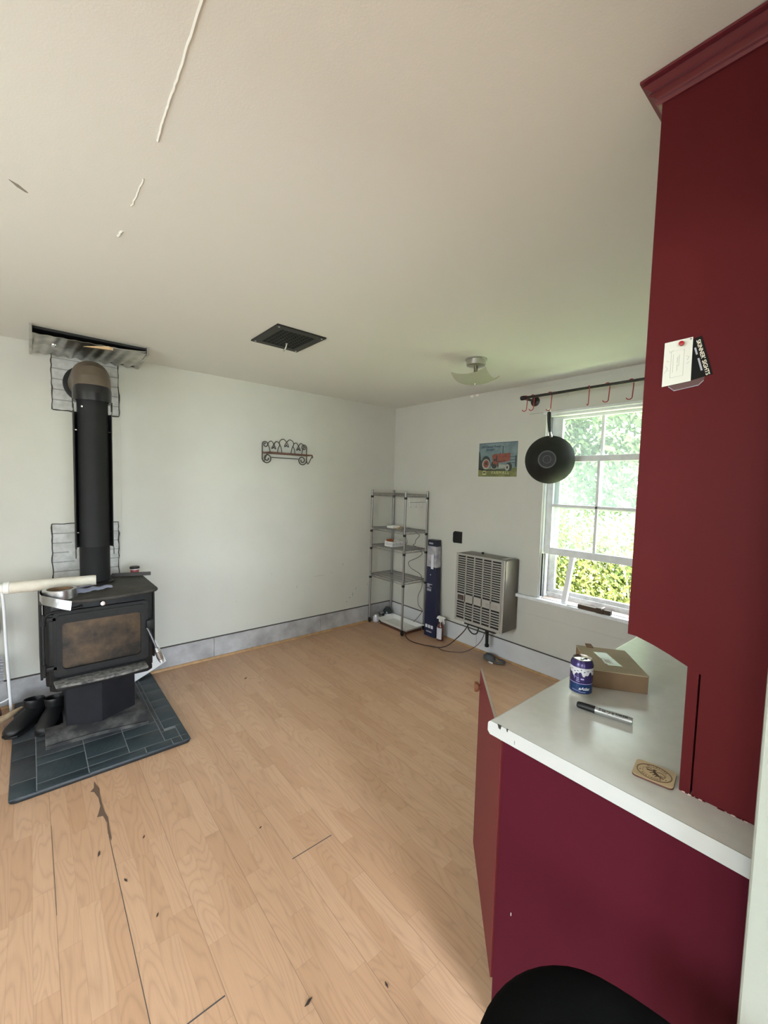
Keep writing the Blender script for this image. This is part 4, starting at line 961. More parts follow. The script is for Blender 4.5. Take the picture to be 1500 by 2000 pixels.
b.m(6); ppoly(b,[(.12,.05),(.215,.05),(.215,.185),(.12,.185)],2)
b.m(3)
ppoly(b,[(.135,.07),(.16,.10),(.16,.135),(.135,.165)],4); ppoly(b,[(.20,.07),(.175,.10),(.175,.135),(.20,.165)],4); ppoly(b,[(.155,.105),(.18,.105),(.18,.13),(.155,.13)],4)
PM = lambda u, v, s=1: Matrix.Translation(V(pp(u,v,5))) @ Matrix(((0,0,-1,0),(-1,0,0,0),(0,1,0,0),(0,0,0,1)))
b.m(6).text('FARMALL', .036, PM(.59,.11), .0001, space=1.35)
b.m(5).text('All Classic Power', .030, PM(.33,.885), .0001, .3, .0006); b.m(5).text('January', .030, PM(.31,.80), .0001, .3, .0006)
b.build('printed_picture', [WSTR, PGRASS, PRED, PDARK, PGREY, PBLUE, PCREAM], t)

# ------------------------------------------------------------------ hanging rod, hooks, wok
RX, RZ = -.205, 2.286
t = thing('pot_rail', 'black pipe rail along the top of the window for hanging pans', 'rail', (-.1,-2.3,2.24))
b = MB(); b.cyl((RX,-1.762,RZ),(RX,-2.96,RZ),.0105,14); b.build('rail_pipe', SATIN, t, smooth=SM)
for y in (-1.778,-2.93):
    b = MB(); b.lathe([(.016,0),(.018,.006),(.018,.030),(.016,.036),(0,.037)], (RX,y+.018,RZ), 16, (0,-1,0)); b.build('elbow_fitting', SATIN, t, smooth=SM)
    MB().cyl((RX,y,RZ),(-.018,y,RZ),.0105,14).build('standoff_arm', SATIN, t, smooth=SM)
    b = MB(); b.lathe([(.040,0),(.041,.004),(.030,.008),(.018,.014),(.017,.024),(.011,.025)], (-.016,y,RZ), 24, (-1,0,0)); b.build('wall_flange', SATIN, t, smooth=SM)
def shook(y, m, label, ang=0, L=.10, r=.0034, rb=.018):
    ca, sa = math.cos(ang), math.sin(ang)
    pts = [(.0145*math.cos(a), RZ+.0145*math.sin(a)) for a in [math.radians(200-20*i) for i in range(11)]]
    pts = [(-p[0], p[1]) for p in pts][::1]
    path = [(math.cos(math.radians(a))*.0145, RZ+math.sin(math.radians(a))*.0145) for a in range(-20,185,18)]
    path += [(-.0145,RZ-.015),(-.012,RZ-L*.55),(-.010,RZ-L+rb*.9)]
    path += [(-.010+rb-rb*math.cos(math.radians(a)), RZ-L+rb*.6-rb*math.sin(math.radians(a))) for a in range(10,175,15)]
    b = MB(); b.tube([(RX+p*ca, y+p*sa, z) for p, z in path], r, 8)
    return tag(b.build('s_hook', m, smooth=1), label, 'hook', 'hooks on the pot rail')
hk = 'red S-hook '
shook(-1.802, REDWIRE, hk+'at the far left end of the black rail', math.radians(100))
shook(-1.862, REDWIRE, hk+'second from the left end, in front of the rail flange', math.radians(100))
shook(-2.008, REDWIRE, hk+'holding up the black wok', math.radians(100), L=.118)
shook(-2.143, STEEL, 'short bare steel hook right of the wok hook', math.radians(100), L=.055, r=.003, rb=.010)
shook(-2.300, REDWIRE, hk+'seen edge-on over the window centre', math.radians(40), L=.115)
shook(-2.427, REDWIRE, hk+'second from the red cabinet, over the right window panes', math.radians(115), L=.110)
shook(-2.577, REDWIRE, hk+'nearest the red cabinet at the right of the rail', math.radians(110), L=.112)
t = thing('hanging_wok', 'black non-stick wok hanging by its handle in front of the window', 'wok', (RX,-2.01,1.6))
wc = V((-.135,-1.990,1.789)); wa = V((-.95,-.31,-.03))
b = MB(); b.lathe([(0,.088),(.066,.088),(.070,.085),(.074,.082),(.105,.066),(.140,.036),(.168,.004),(.1755,-.008),(.172,-.010),(.164,.004),(.136,.034),(.10,.063),(.07,.080),(0,.083)], wc, 56, wa, cap=False, sx=1.07, sy=1.07); b.build('pan', NONSTICK, t, smooth=SM)
b = MB(); b.lathe([(.060,.0884),(.064,.0884),(.064,.0890),(.060,.0890),(.060,.0884)], wc, 40, wa, cap=False); b.lathe([(.028,.0884),(.030,.0884),(.030,.0888),(.028,.0888),(.028,.0884)], wc, 30, wa, cap=False); b.build('base_ring', mat('worn_base',(.05,.05,.048),.4), t, smooth=SM)
b = MB(); b.tube([(-.150,-2.004,1.966),(-.165,-2.005,1.985),(-.178,-2.007,2.005)],[.012,.011,.010],12); b.build('handle_ferrule', STEEL, t, smooth=1)
b = MB(); b.tube(smoothpath([(-.178,-2.008,1.998),(-.185,-2.007,2.04),(-.194,-2.007,2.09),(-.203,-2.008,2.135),(-.206,-2.008,2.150)],4),[.010,.011,.012,.013,.0135,.014,.0145,.015,.015,.015,.015,.0148,.0145,.0140,.0135,.012,.008],12); b.build('handle', BLACKPL, t, smooth=1)
b = MB(); b.tube([(-.2065,-2.008+.010*math.cos(a),2.163+.013*math.sin(a)) for a in [2*PI*i/18 for i in range(18)]],.0028,6,True); b.build('hanging_loop', STEEL, t, smooth=1)

# ------------------------------------------------------------------ counter, cabinets
CT = .914; CX = -2.303; FY = -3.025
b = MB(); ed = []
r = .012
prof = [(PY,CT-.038),(PY,CT)]+[(FY-r+r*math.sin(math.radians(a)), CT-r+r*math.cos(math.radians(a))) for a in range(0,91,15)]+[(FY,CT-.030),(FY-.008,CT-.038)]
t = thing('countertop', 'white laminate countertop with bullnose edge and chipped end strip', 'countertop', (-1.15,-3.3,CT-.038))
b.prism([(CX+.0012,y,z) for y,z in prof], (-CX-.0022,0,0)); b.build('slab', COUNTER, t, smooth=math.radians(25))
b = MB(); b.prism([(CX,y,z) for y,z in prof], (.0011,0,0)); b.build('end_strip', EDGE, t)
b = MB()
for (y, w_, h_) in ((-3.062,.012,.010),(-3.086,.005,.007)):
    b.prism([(CX-.0004,y+w_/2,CT+.0003),(CX-.0004,y+w_*.2,CT-h_*.9),(CX-.0004,y-w_*.3,CT-h_),(CX-.0004,y-w_/2,CT+.0003)], (.003,0,0))
b.build('chip', CHIP, t)
b = MB(); b.box((CX+.0005,FY-.013,CT-.0004),(CX+.0014,PY,CT+.00025)); b.build('dark_seam_line', mat('seam_line',(.16,.15,.13),.7), t)
b = MB(); b.prism([(CX-.0003,-3.108,CT-.020),(CX-.0003,-3.110,CT-.020),(CX-.0003,-3.1105,CT-.030),(CX-.0003,-3.1085,CT-.030)], (.0002,0,0)); b.build('scratch', GREYM, t)
# base cabinet
t = thing('base_cabinet', 'dark red painted base cabinet under the white counter, its end door swung open', 'cabinet', (-1.15,-3.3,0))
EX = -2.290
b = MB(); b.prism([(EX,-3.068,.10),(EX,-3.068,CT-.0385),(EX,PY+.001,CT-.0385),(EX,PY+.001,0),(EX,-3.14,0),(EX,-3.14,.10)], (.018,0,0)); b.build('end_panel', REDL, t)
b = MB(); b.box((EX+.018,-3.068,.10),(-.004,-3.58,.118)); b.box((EX+.018,-3.565,.118),(-.004,-3.58,CT-.045)); b.box((-.022,-3.068,.118),(-.004,-3.565,CT-.045)); b.box((-1.80,-3.09,.118),(-1.782,-3.565,CT-.045)); b.build('carcass', REDL, t)
b = MB()
for xa in (EX+.018,-1.82,-1.36,-.90,-.45,-.044): b.box((xa,-3.068,.118),(xa+.038,-3.087,CT-.0385))
b.box((EX+.018,-3.0685,CT-.085),(-.004,-3.087,CT-.0387)); b.build('face_frame', RED, t)
MB().box((EX+.03,-3.14,0),(-.004,-3.155,.10)).build('toe_kick', BLACKPL, t)
hinge = V((-2.2825,-3.0660,0)); ang = math.radians(43.7)
Mx = Matrix.Translation(hinge) @ Matrix.Rotation(ang,4,'Z')
b = MB(); b.box((0.002,-.0,.160),(.462,.009,.862),.0015,1,Mx); dr = b.build('door', REDD, t)
b = MB(); b.box((0.004,.001,.862),(.4615,.0092,.8626),0,1,Mx); b.box((.462,.001,.162),(.4626,.008,.861),0,1,Mx); b.build('bare_door_edge', mat('bare_edge',(.42,.36,.30),.6), dr)
b = MB(); b.lathe([(.010,0),(.010,.006),(.017,.008),(.019,.014),(.018,.022),(0,.023)], Mx @ V((.440,.009,.80)), 20, Mx.to_3x3() @ V((0,1,0))); b.build('knob', mat('reddish_wood',(.22,.085,.04),.5), dr, smooth=SM)
for xa in (-1.80,-1.34,-.88,-.43):
    d_ = MB().box((xa,-3.0675,.13),(xa+.40,-3.049,.86),.003).build('door', RED, t)
    b = MB(); b.lathe([(.007,0),(.007,.012),(.014,.016),(.017,.024),(.014,.032),(0,.034)], (xa+.36,-3.049,.80), 16, (0,1,0)); b.build('knob', WOODS, d_, smooth=SM)
b = MB()
for (y,z) in [(-3.115,.40),(-3.33,.30)]: b.box((EX-.0004,y,z),(EX,y-.0016,z+.009))
b.build('paint_nick', LABELW, t)
# upper cabinet
t = thing('upper_cabinet', 'tall dark red painted wall cabinet end with crown moulding, standing over the counter', 'cabinet', (-1.75,-3.45,CT))
UX = -2.200; UF = -3.326
b = MB(); b.prism([(UX,UF,1.224),(UX,UF,H-.001),(UX,PY+.001,H-.001),(UX,PY+.001,CT+.001),(UX,-3.4690,CT+.001),(UX,-3.4690,1.178),(UX,-3.4655,1.178),(UX,-3.4655,CT+.001),(UX,-3.4460,CT+.001),(UX,-3.4450,1.187),(UX,-3.41,1.202),(UX,-3.38,1.213),(UX,-3.345,1.223)], (.018,0,0)); b.build('side_panel', RED, t)
b = MB(); b.box((UX+.018,UF-.020,1.224),(-1.30,UF-.038,H-.001)); b.box((UX+.018,UF-.038,1.224),(-1.30,PY+.001,1.242)); b.build('cabinet_box', RED, t)
MB().box((UX+.019,-3.455,CT+.001),(UX+.024,-3.48,1.18)).build('groove_back', DARK, t)
for xa in (UX+.03, -1.74):
    d_ = MB().box((xa,UF-.0195,1.25),(xa+.42,UF-.001,2.36),.003).build('door', RED, t)
    b = MB(); b.lathe([(.007,0),(.007,.012),(.014,.016),(.017,.024),(.014,.032),(0,.034)], (xa+(.38 if xa < -2 else .04),UF-.001,1.32), 16, (0,1,0)); b.build('knob', WOODS, d_, smooth=SM)
pr = [(0,2.368),(.007,2.368),(.012,2.374),(.009,2.385),(.013,2.390),(.025,2.396),(.019,2.408),(.025,2.413),(.037,2.420),(.032,2.428),(.041,2.431),(.041,2.4385),(0,2.4385)]
pr = [(d*.85, 2.4385-(2.4385-z)*.70) for d, z in pr]
b = MB(); path = [(UX,PY+.001,0,-1,0),(UX,UF,0,-1,1),(-1.30,UF,0,0,1)]
rings = [[b.bm.verts.new((x+dx*d, y+dy*d, z)) for d, z in pr] for x, y, _, dx, dy in path]
for A_, B_ in zip(rings, rings[1:]):
    for i in range(len(pr)): j = (i+1) % len(pr); b.bm.faces.new([A_[i],A_[j],B_[j],B_[i]])
b.bm.faces.new(rings[0]); b.bm.faces.new(rings[-1][::-1]); b.build('crown_moulding', mat('red_paint_crown',(.125,.017,.026),.28,spec=.5), t, smooth=math.radians(30))
b = MB(); y = -3.447
rn = random.Random(3)
while y > PY+.018:
    l = rn.uniform(.004,.012); 
    if rn.random() < .75: b.box((UX-rn.uniform(.0008,.0028),y,CT+.0002),(UX+.001,y-l,CT+rn.uniform(.001,.003)))
    y -= l+rn.uniform(0,.004)
b.m(1)
for yy in (-3.452,-3.463,-3.482,-3.535,-3.555,-3.571): b.box((UX-.003,yy,CT+.0002),(UX-.0012,yy-.006,CT+.0022))
b.build('ragged_paint_line', [RED, mat('pink_chip',(.5,.33,.31),.6)], t)

# cards pinned on the cabinet
def up(y, z, d): return (UX-d, y, z)
t = thing('card_holder', 'clear plastic card holder showing below the pinned cards', 'card holder', (UX-.001,-3.40,1.77))
b = MB(); b.prism([up(-3.375,1.782,.0003),up(-3.385,1.773,.0003),up(-3.428,1.778,.0003),up(-3.436,1.786,.0003),up(-3.440,1.81,.0003),up(-3.372,1.81,.0003)], (-.0008,0,0)); b.build('plastic_sleeve', CLEAR, t)
b = MB(); b.tube([up(*q,.0014) for q in ((-3.374,1.784),(-3.385,1.7735),(-3.428,1.7785),(-3.436,1.787))],.0008,6); b.build('moulded_rim', GREYINK, t)
t = thing('black_business_card', 'black business card with white lettering tucked behind the white card', 'card', (UX-.002,-3.42,1.80))
cb_ = [(-3.402,1.872),(-3.4275,1.8785),(-3.4505,1.797),(-3.412,1.790)]
MB().prism([up(y,z,.0013) for y,z in cb_], (-.0006,0,0)).build('card_stock', CARDBLACK, t)
av = V((-3.4275,1.8785)); bv = V((-3.4505,1.797)); along = (bv-av); ln = along.length; along.normalize(); perp = V((-along.y, along.x))
if perp.x < 0: perp = -perp
def cardM(s, d):   # text running down the card, letter tops towards the right edge
    q = av+along*s*ln+perp*d; X3 = V((0,along.x,along.y)); Y3 = V((0,-perp.x,-perp.y)); Z3 = X3.cross(Y3)
    M = Matrix((X3,Y3,Z3)).transposed().to_4x4(); M.translation = V(up(q.x,q.y,.0020)); return M
b = MB(); b.m(0).text("SKINNER' SIGHTS", .0100, cardM(.52,.0075), .00015, 0, .00012)
b.m(1)

for s0, s1, d in ((.22,.40,.0155),(.50,.82,.0150)):
    p0 = av+along*s0*ln+perp*d; p1 = av+along*s1*ln+perp*d; q = perp*.0016
    b.prism([up(v.x,v.y,.0020) for v in (p0-q,p1-q,p1+q,p0+q)], (-.0001,0,0))
b.build('lettering', [CREAM, GREYINK], t)
t = thing('white_card', 'white sketched card pinned on the red cabinet with a red pin', 'card', (UX-.003,-3.39,1.78))
cw = [(-3.3630,1.8775),(-3.4135,1.8790),(-3.4145,1.7890),(-3.3625,1.7845)]
MB().prism([up(y,z,.0034) for y,z in cw], (-.0007,0,0)).build('card_stock', CARDWHITE, t)
def cwp(u, v): 
    a = V(cw[0])+(V(cw[1])-V(cw[0]))*u; c_ = V(cw[3])+(V(cw[2])-V(cw[3]))*u; q = c_+(a-c_)*v; return up(q.x,q.y,.0042)
b = MB()
for q in ([(.27,.17),(.27,.77),(.72,.77),(.72,.17),(.27,.17)],[(.35,.70),(.35,.28)],[(.20,.80),(.22,.74),(.30,.79),(.36,.78)],[(.08,.46),(.16,.40),(.10,.33)],[(.80,.60),(.90,.57),(.84,.50)],[(.82,.42),(.92,.45)],[(.12,.58),(.20,.55)],[(.05,.30),(.14,.36),(.22,.34)]):
    b.tube([cwp(*p) for p in q], .00035, 5)
for (u0, v0, v1) in ((.50,.62,.48),(.50,.45,.30),(.56,.66,.40)):
    n = 12; b.tube([cwp(u0+.02*math.sin(i*2.1), v0+(v1-v0)*i/n) for i in range(n+1)], .0004, 5)
b.build('ink_sketch', SKETCH, t)
MB().lathe([(.0018,0),(.0018,.0005)], cwp(.93,.965), 8, (-1,0,0)).build('ink_dot', GREYM, t)
t = thing('push_pin', 'shiny red push pin through the white card', 'push pin', (UX-.004,-3.396,1.867))
b = MB(); c_ = (UX-.0042,-3.3960,1.8680); b.lathe([(.0016,0),(.0020,.002),(.0045,.0045),(.0052,.007),(.0045,.0105),(0,.0122)], c_, 18, (-1,0,0)); b.build('pin_head', PIN, t, smooth=SM)

# ------------------------------------------------------------------ things on the counter
Z0 = CT+.0004
t = thing('cardboard_box', 'flat brown cardboard box with taped label on the counter', 'box', (-1.74,-3.11,Z0))
fr_, fl_ = V((-1.779,-3.253,0)), V((-1.872,-3.118,0)); side = V((.163,.125,0))
fr_ = V((-1.779,-3.253,0)); fl_ = V((-1.871,-3.118,0)); bk = V((.168,.132,0))
base = [fr_, fl_, fl_+bk, fr_+bk]; hb = .056
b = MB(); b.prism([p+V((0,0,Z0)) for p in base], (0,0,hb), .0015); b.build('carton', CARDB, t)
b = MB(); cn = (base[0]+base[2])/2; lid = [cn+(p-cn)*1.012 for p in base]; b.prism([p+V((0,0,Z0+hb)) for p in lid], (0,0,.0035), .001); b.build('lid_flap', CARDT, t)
def bxp(u, v, dz=0): q = lid[0]+(lid[1]-lid[0])*u+(lid[3]-lid[0])*v; return V((q.x,q.y,Z0+hb+.0037+dz))
b = MB(); b.m(0).prism([bxp(.36,.25),bxp(.62,.25),bxp(.72,.75),bxp(.46,.78)], (0,0,.0003)); b.m(1).prism([bxp(.50,.30,.0004),bxp(.66,.30,.0004),bxp(.66,.48,.0004),bxp(.50,.48,.0004)], (0,0,.0002)); b.m(2).prism([bxp(.53,.33,.0007),bxp(.63,.33,.0007),bxp(.63,.45,.0007),bxp(.53,.45,.0007)], (0,0,.0001)); b.m(2).prism([bxp(.40,.52,.0004),bxp(.68,.50,.0004),bxp(.68,.515,.0004),bxp(.40,.535,.0004)], (0,0,.0002))
b.build('taped_label', [TAPEC, LABELW, mat('label_print',(.40,.42,.40),.6)], t)
b = MB(); b.prism([bxp(.80,.93,.0),bxp(.66,.93,.0),bxp(.68,1.03,.004),bxp(.80,1.03,.004)], (0,0,.004)); b.build('torn_tab', CARDB, t)
t = thing('drink_can', 'purple and blue aluminium drink can standing on the counter', 'can', (-1.950,-3.115,Z0))
kc = (-1.950,-3.118,Z0)
b = MB(); b.lathe([(.022,.0),(.024,0),(.027,.004),(.0325,.013),(.033,.016)], kc, 40); b.build('base_rim', ALU, t, smooth=SM)
b = MB(); b.m(1).lathe([(.033,.016),(.033,.046)], kc, 48, cap=False); b.m(3).lathe([(.0331,.046),(.0331,.0475)], kc, 48, cap=False); b.m(0).lathe([(.033,.0475),(.033,.076)], kc, 48, cap=False); b.m(0).lathe([(.033,.076),(.033,.103),(.0305,.110),(.0272,.1165)], kc, 48, cap=False)
# snowy ridge band: pale band with dark peaks
b.m(2)
n = 48; ph = random.Random(5)
ridge = [.076+.006*math.sin(i*.8)+.004*math.sin(i*1.9+1) for i in range(n)]
for i in range(n):
    j = (i+1) % n; a0, a1 = 2*PI*i/n, 2*PI*j/n; R1 = .03325
    P = lambda a, z: (kc[0]+R1*math.cos(a), kc[1]+R1*math.sin(a), kc[2]+z)
    b.quad([P(a0,ridge[i]),P(a1,ridge[j]),P(a1,.0955),P(a0,.0955)])
b.m(0)
R2 = .0334
def canpt(a, z, r=R2): return (kc[0]+r*math.cos(a), kc[1]+r*math.sin(a), kc[2]+z)
for i in range(22):
    a = 2*PI*i/22+.1; z = .083+.008*((i*7) % 5)/5; wd = .07+.03*(i % 3)
    b.quad([canpt(a-wd,z),canpt(a,z-.0018),canpt(a+wd,z),canpt(a,z+.0016)])
b.m(3)
face = math.atan2(-3.684+3.118, -3.26+1.95)
for (da, z, w_, h_) in ((-.55,.066,.16,.0012),(-.62,.060,.02,.012),(-.30,.063,.10,.0022),(-.30,.058,.12,.0022),(-.28,.053,.16,.0018),(.10,.060,.14,.0040),(-.45,.012+.012,.35,.0010),(.15,.021,.30,.0012)):
    a = face+da; k = 5
    for q in range(k):
        u0 = a-w_+2*w_*q/k; u1 = a-w_+2*w_*(q+1)/k; b.quad([canpt(u0,z),canpt(u1,z),canpt(u1,z+h_),canpt(u0,z+h_)])
b.build('printed_body', [PURPLE, CANBLUE, CANWHITE, LILAC], t, smooth=SM)
b = MB()   # script lettering wrapped on the blue band
b.text('aAtlas', .013, Matrix.Identity(4), .0001, .3, .0003)
for v in b.bm.verts:
    a = face+.30+v.co.x/.0334; z = .032+v.co.y; v.co = V(canpt(a, z, .03345+v.co.z*.5))
b.build('script_lettering', CANWHITE, t)
b = MB(); b.lathe([(.0272,.1165),(.0275,.1185),(.0265,.1190),(.0250,.1150),(.0235,.1135),(0,.1135)], kc, 40, cap=False); b.build('lid', ALU, t, smooth=SM)
dirc = V((math.cos(face+.35), math.sin(face+.35), 0))
b = MB(); q = V(kc)+V((0,0,.1137))-dirc.orthogonal()*0+V((math.cos(face+2.2),math.sin(face+2.2),0))*.011; b.lathe([(.0075,0),(.0075,.0004)], q, 18, sx=1.0, sy=.8); b.build('mouth_opening', DARK, t)
b = MB(); q = V(kc)+V((0,0,.1145)); b.lathe([(.0045,0),(.0045,.001),(.003,.0014)], q, 14); b.box((q.x-.006,q.y-.004,q.z),(q.x+.012,q.y+.005,q.z+.0012),.0005); b.build('pull_tab', ALU, t, smooth=SM)
# marker
t = thing('marker_pen', 'fat silver marker pen with black cap lying on the counter', 'marker', (-2.02,-3.22,Z0))
m0, m1 = V((-2.040,-3.148,Z0+.0107)), V((-2.010,-3.288,Z0+.0107)); ax = (m1-m0).normalized()
b = MB(); b.lathe([(0,.0),(.0060,.0008),(.0086,.004),(.0094,.010),(.0101,.046),(.0106,.050),(.0101,.050)], m0, 28, ax); b.build('cap', BLACKPL, t, smooth=SM)
b = MB(); b.lathe([(.0100,.049),(.0103,.051),(.0103,.136),(.0097,.1395),(.0094,.1432),(0,.1432)], m0, 28, ax); b.build('barrel', MARKS, t, smooth=SM)
b = MB(); upv = V((-.55,-.30,.78)); upv = (upv-ax*upv.dot(ax)).normalized(); sdv = ax.cross(upv)
def mk(txt, size, s, shear=0, bold=0, off=0):
    n0 = len(b.bm.verts); b.text(txt, size, Matrix.Identity(4), .00005, shear, bold); b.bm.verts.ensure_lookup_table()
    for v in b.bm.verts[n0:]:
        x, y = v.co.x, v.co.y+off; a = y/.0104; v.co = m0+ax*(s+x)+(upv*math.cos(a)-sdv*math.sin(a))*(.01042+abs(v.co.z))
mk('Sharpie', .0135, .078, .35, .0002); mk('KING SIZE', .0066, .117, 0, .0004, .001); mk('PERMANENT MARKER', .0022, .115, 0, 0, -.0038)
b.build('printed_name', BLACKPL, t)
# coaster
t = thing('wooden_coaster', 'square pale wood coaster with burnt round emblem by the red panel', 'coaster', (-2.19,-3.395,Z0))
cc = V((-2.1925,-3.393,Z0)); ux = V((.42,-.91,0)).normalized(); vx = V((.91,.42,0)).normalized()
c4_ = [(-2.222,-3.352),(-2.152,-3.362),(-2.172,-3.436),(-2.221,-3.430)]
ux = V((.16,-.99,0)).normalized(); vx = V((ux.y*-1,ux.x,0)); hs = .0415
cc = V((-2.1870+.0-.004,-3.396,Z0))
def cpt(u, v, z): return cc+ux*u+vx*v+V((0,0,z))
rr_ = .010; poly = []
for sx_, sy_, a0 in ((1,-1,-90),(1,1,0),(-1,1,90),(-1,-1,180)):
    for k in range(5): a = math.radians(a0+22.5*k); poly.append((sx_*(hs-rr_)*.93+rr_*math.cos(a), sy_*(hs-rr_)*.80+rr_*math.sin(a)))
b = MB(); b.prism([cpt(u,v,.0004) for u,v in poly], (0,0,.0036)); b.build('burnt_edge', BURNE, t)
b = MB(); b.prism([cpt(u*.995,v*.995,.004) for u,v in poly], (0,0,.0006)); b.build('face', COAST, t)
b = MB(); ZT = .0048
for R in (.034,.0325,.0225):
    b.tube([cpt(R*math.cos(2*PI*i/48),R*.86*math.sin(2*PI*i/48),ZT-.0002) for i in range(48)], .00045 if R > .03 else .0003, 5, True)
def arc_text(txt, R, amid, step, size, flip):
    for i, ch in enumerate(txt):
        a = amid+(i-(len(txt)-1)/2)*step*(1 if flip else -1)
        if ch == ' ': continue
        pos = cpt(R*math.cos(a), R*.86*math.sin(a), ZT)
        rad = (ux*math.cos(a)+vx*math.sin(a)); upd = -rad if flip else rad; rt = upd.cross(V((0,0,1)))
        M = Matrix((rt,upd,V((0,0,1)))).transposed().to_4x4(); M.translation = pos; b.text(ch, size, M, .0001, 0, .0001)
# reader stands on the -X side: bottom of the emblem faces -X
abot = math.atan2(V((-1,0,0)).dot(vx), V((-1,0,0)).dot(ux))
arc_text('ALLIANCE', .0275, abot, .20, .0062, True); arc_text('WILDLIFE', .0275, abot+PI, .20, .0062, False)
for a in (abot+1.2, abot-1.2): b.lathe([(.0014,0),(.0014,.0002)], cpt(.0275*math.cos(a),.0275*.86*math.sin(a),ZT), 8)
E2 = -vx if vx.x > 0 else vx; E1 = V((E2.y,-E2.x,0))*-1
def em(p, q): return cc+E1*p+E2*-q+V((0,0,ZT))
ln_ = lambda pts, r: b.tube(smoothpath([em(*p) for p in pts],4), r, 5)
# a winged insect: body, head, wings and legs
b.prism([em(*p) for p in ((-.004,.009),(.001,.010),(.003,.004),(.011,-.006),(.012,-.010),(.007,-.010),(.0,-.004),(-.003,.002))], (0,0,.0002))
b.prism([em(*p) for p in ((-.003,.013),(.003,.013),(.004,.010),(-.003,.0095))], (0,0,.0002))
ln_([(-.003,.008),(-.010,.012),(-.016,.010),(-.014,.006),(-.004,.005)],.0006); ln_([(-.004,.004),(-.010,.003),(-.015,.003)],.0010); ln_([(.004,.005),(.012,.008),(.019,.003),(.020,-.005),(.012,-.003)],.0006)
for s_ in ((-.002,.0,-.008,-.006),(.002,-.004,-.002,-.011),(.006,-.007,.003,-.014),(.010,-.008,.014,-.015),(.012,-.007,.019,-.013)): ln_([(s_[0],s_[1]),((s_[0]+s_[2])/2+.001,(s_[1]+s_[3])/2),(s_[2],s_[3])],.0009)
b.build('burnt_emblem', BURN, t)

# ------------------------------------------------------------------ black stool
t = thing('round_stool', 'black padded round stool at the bottom edge of the photo, before the red cabinet', 'stool', (-2.69,-3.50,0))
qx, qy, qz = -2.668, -3.514, .703
b = MB(); b.lathe([(0,-.075),(.170,-.075),(.190,-.060),(.200,-.035),(.198,-.015),(.183,-.002),(.13,.006),(.06,.009),(0,.010)], (qx,qy,qz), 48); 
for v in b.bm.verts:
    a = math.atan2(v.co.y-qy, v.co.x-qx); d = math.hypot(v.co.x-qx, v.co.y-qy)
    v.co.z -= .012*max(0, math.cos((a-math.radians(12))*1.0))**14*(d/.19)
b.build('padded_seat', FABB, t, smooth=1)
b = MB(); b.lathe([(.150,0),(.150,.018)], (qx,qy,qz-.092), 32); b.build('seat_plate', BLACKPL, t, smooth=SM)
for k in range(4):
    a = math.radians(20+90*k); d = V((math.cos(a),math.sin(a),0))
    MB().tube([V((qx,qy,qz-.09))+d*.12, V((qx,qy,.004))+d*.185], .013, 10).build('leg', BLACKPL, t, smooth=SM)
b = MB(); b.tube([(qx+.168*math.cos(2*PI*i/32),qy+.168*math.sin(2*PI*i/32),.22) for i in range(32)],.009,8,True); b.build('foot_ring', BLACKPL, t, smooth=1)

# bits of debris on the floor
for i, (x, y, a, l, lab) in enumerate([(-1.989,-.548,.5,.030,'dark splinter lying on the floor near the stove wall'),(-2.655,-2.680,.2,.030,'dark flat fleck on the floor at the bottom of the photo'),
      (-3.075,-1.70,1.2,.030,'thin dark splinter left of the long floor crack'),(-3.01,-1.90,1.9,.022,'dark splinter right beside the long floor crack'),(-2.915,-1.72,.9,.016,'small dark fleck below the hearth corner'),(-2.945,-2.12,.9,.016,'small fleck on the boards in the lower left'),(-2.50,-1.985,.3,.012,'tiny fleck beside the dark board end joint'),(-2.445,-2.795,1.4,.020,'small curved fleck near the stool')]):
    d = V((math.cos(a),math.sin(a),0)); n_ = V((-d.y,d.x,0)); b = MB()
    c_ = V((x,y,.0005)); b.prism([c_-d*l/2, c_-d*l*.1-n_*l*.16, c_+d*l/2, c_+d*l*.1+n_*l*.14], (0,0,.003))
    tag(b.build('wood_splinter', FLECK), lab, 'splinter', 'debris on the floor')

# ------------------------------------------------------------------ light
wd = bpy.data.worlds.new('World'); S.world = wd; wd.use_nodes = True; nt = wd.node_tree
bg = nt.nodes['Background']; tc = N(nt, 'ShaderNodeTexCoord'); sp = N(nt, 'ShaderNodeSeparateXYZ'); nt.links.new(tc.outputs['Generated'], sp.inputs[0])
rp = N(nt, 'ShaderNodeValToRGB'); nt.links.new(sp.outputs[2], rp.inputs[0]); e = rp.color_ramp.elements
e[0].position = 0; e[0].color = (.90,.97,.92,1); e[1].position = .6; e[1].color = (.78,.88,1.0,1)
nt.links.new(rp.outputs[0], bg.inputs[0]); bg.inputs[1].default_value = 10.0
def area(name, loc, rot, sx, sy, power, col, spread=180):
    l = bpy.data.lights.new(name, 'AREA'); l.shape = 'RECTANGLE'; l.size = sx; l.size_y = sy; l.energy = power; l.color = col; l.spread = math.radians(spread)
    o = bpy.data.objects.new(name, l); COL.objects.link(o); o.location = loc; o.rotation_euler = rot; return o
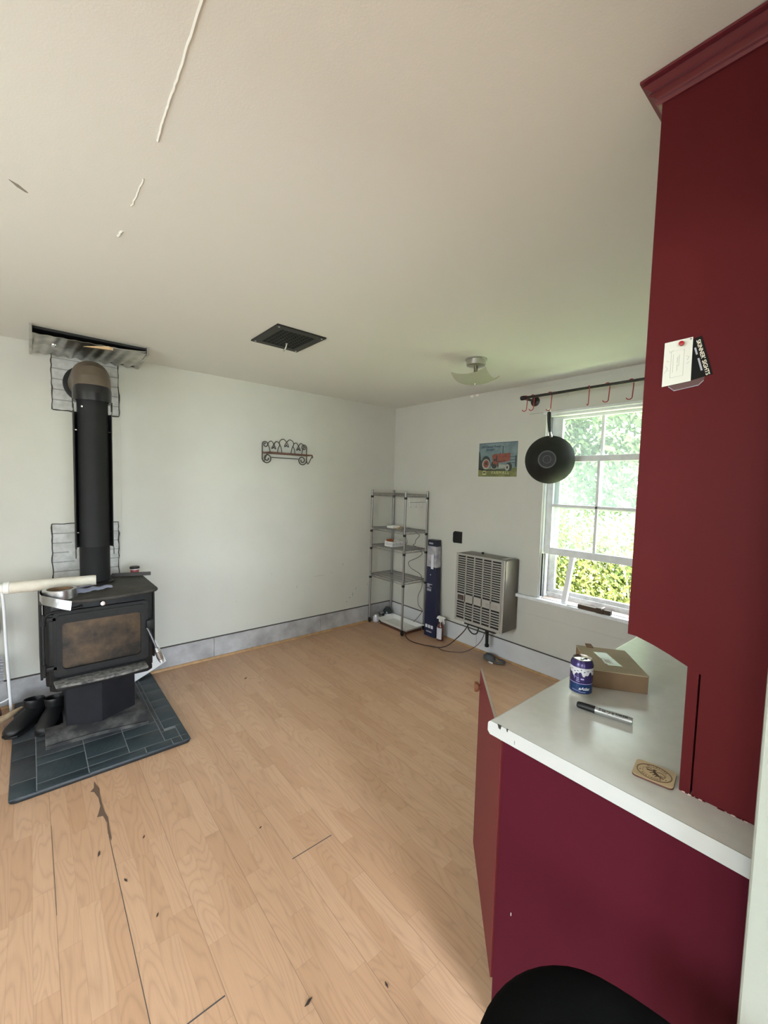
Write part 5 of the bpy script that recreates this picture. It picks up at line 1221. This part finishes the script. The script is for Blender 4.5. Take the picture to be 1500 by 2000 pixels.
# daylight at the windows out of view: cool sky falling in, green-tinted light thrown up from the lawn
SKYC, LAWN = (.75,.87,1.0), (.96,1.0,.84)
for i, (h0, h1, z0, z1) in enumerate(LH):
    for tilt, pw, cl, nm in ((-66,(1,8.5)[i],SKYC,'sky_left'),(-116,(.5,2)[i],LAWN,'lawn_left')): area(nm, (XL-.16,(h0+h1)/2,(z0+z1)/2), (0,math.radians(tilt),0), z1-z0, h1-h0, pw, cl, 84)
for i, (h0, h1, z0, z1) in enumerate(FH):
    for tilt, pw, cl, nm in ((56,(6,104)[i],SKYC,'sky_front'),(122,(1,6)[i],LAWN,'lawn_front')): area(nm, ((h0+h1)/2,YF-.16,(z0+z1)/2), (math.radians(tilt),0,math.radians(-28)), h1-h0, z1-z0, pw, cl, 100)
pl = area('sky_portal', (.16,(OY0+OY1)/2,(OZ0+OZ1)/2), (0,math.radians(90),0), OZ1-OZ0, OY0-OY1, 10, (1,1,1)); pl.data.cycles.is_portal = True
su = bpy.data.lights.new('sun', 'SUN'); su.energy = 145.0; su.angle = .02; su.color = (1,.95,.85)
so = bpy.data.objects.new('sun', su); COL.objects.link(so); so.location = (4,6,8); so.rotation_euler = V((-.12,.62,.78)).to_track_quat('Z','Y').to_euler()

# ------------------------------------------------------------------ camera
cam = bpy.data.cameras.new('Camera'); co = bpy.data.objects.new('Camera', cam); COL.objects.link(co); S.camera = co
FPX = 816.356; cam.sensor_fit = 'VERTICAL'; cam.sensor_height = 36; cam.lens = 36*FPX/2000; cam.clip_start = .02; cam.clip_end = 200
yaw, pit, rol = math.radians(40.2906), math.radians(-3.6834), math.radians(1.5352)
fw = V((math.sin(yaw)*math.cos(pit), math.cos(yaw)*math.cos(pit), math.sin(pit))); rt = V((math.cos(yaw),-math.sin(yaw),0)); uv = rt.cross(fw)
r2 = rt*math.cos(rol)+uv*math.sin(rol); u2 = -rt*math.sin(rol)+uv*math.cos(rol)
Mc = Matrix((r2,u2,-fw)).transposed().to_4x4(); Mc.translation = V((-3.26042,-3.68367,1.55510)); co.matrix_world = Mc
vs = S.view_settings; S.display_settings.display_device = 'sRGB'; vs.view_transform = 'Standard'; vs.look = 'None'; vs.gamma = 1; vs.use_curve_mapping = False; vs.exposure = .30
S.cycles.max_bounces = 10; S.cycles.diffuse_bounces = 6; S.cycles.transparent_max_bounces = 12; S.cycles.sample_clamp_indirect = 6
S.cycles.use_denoising = True
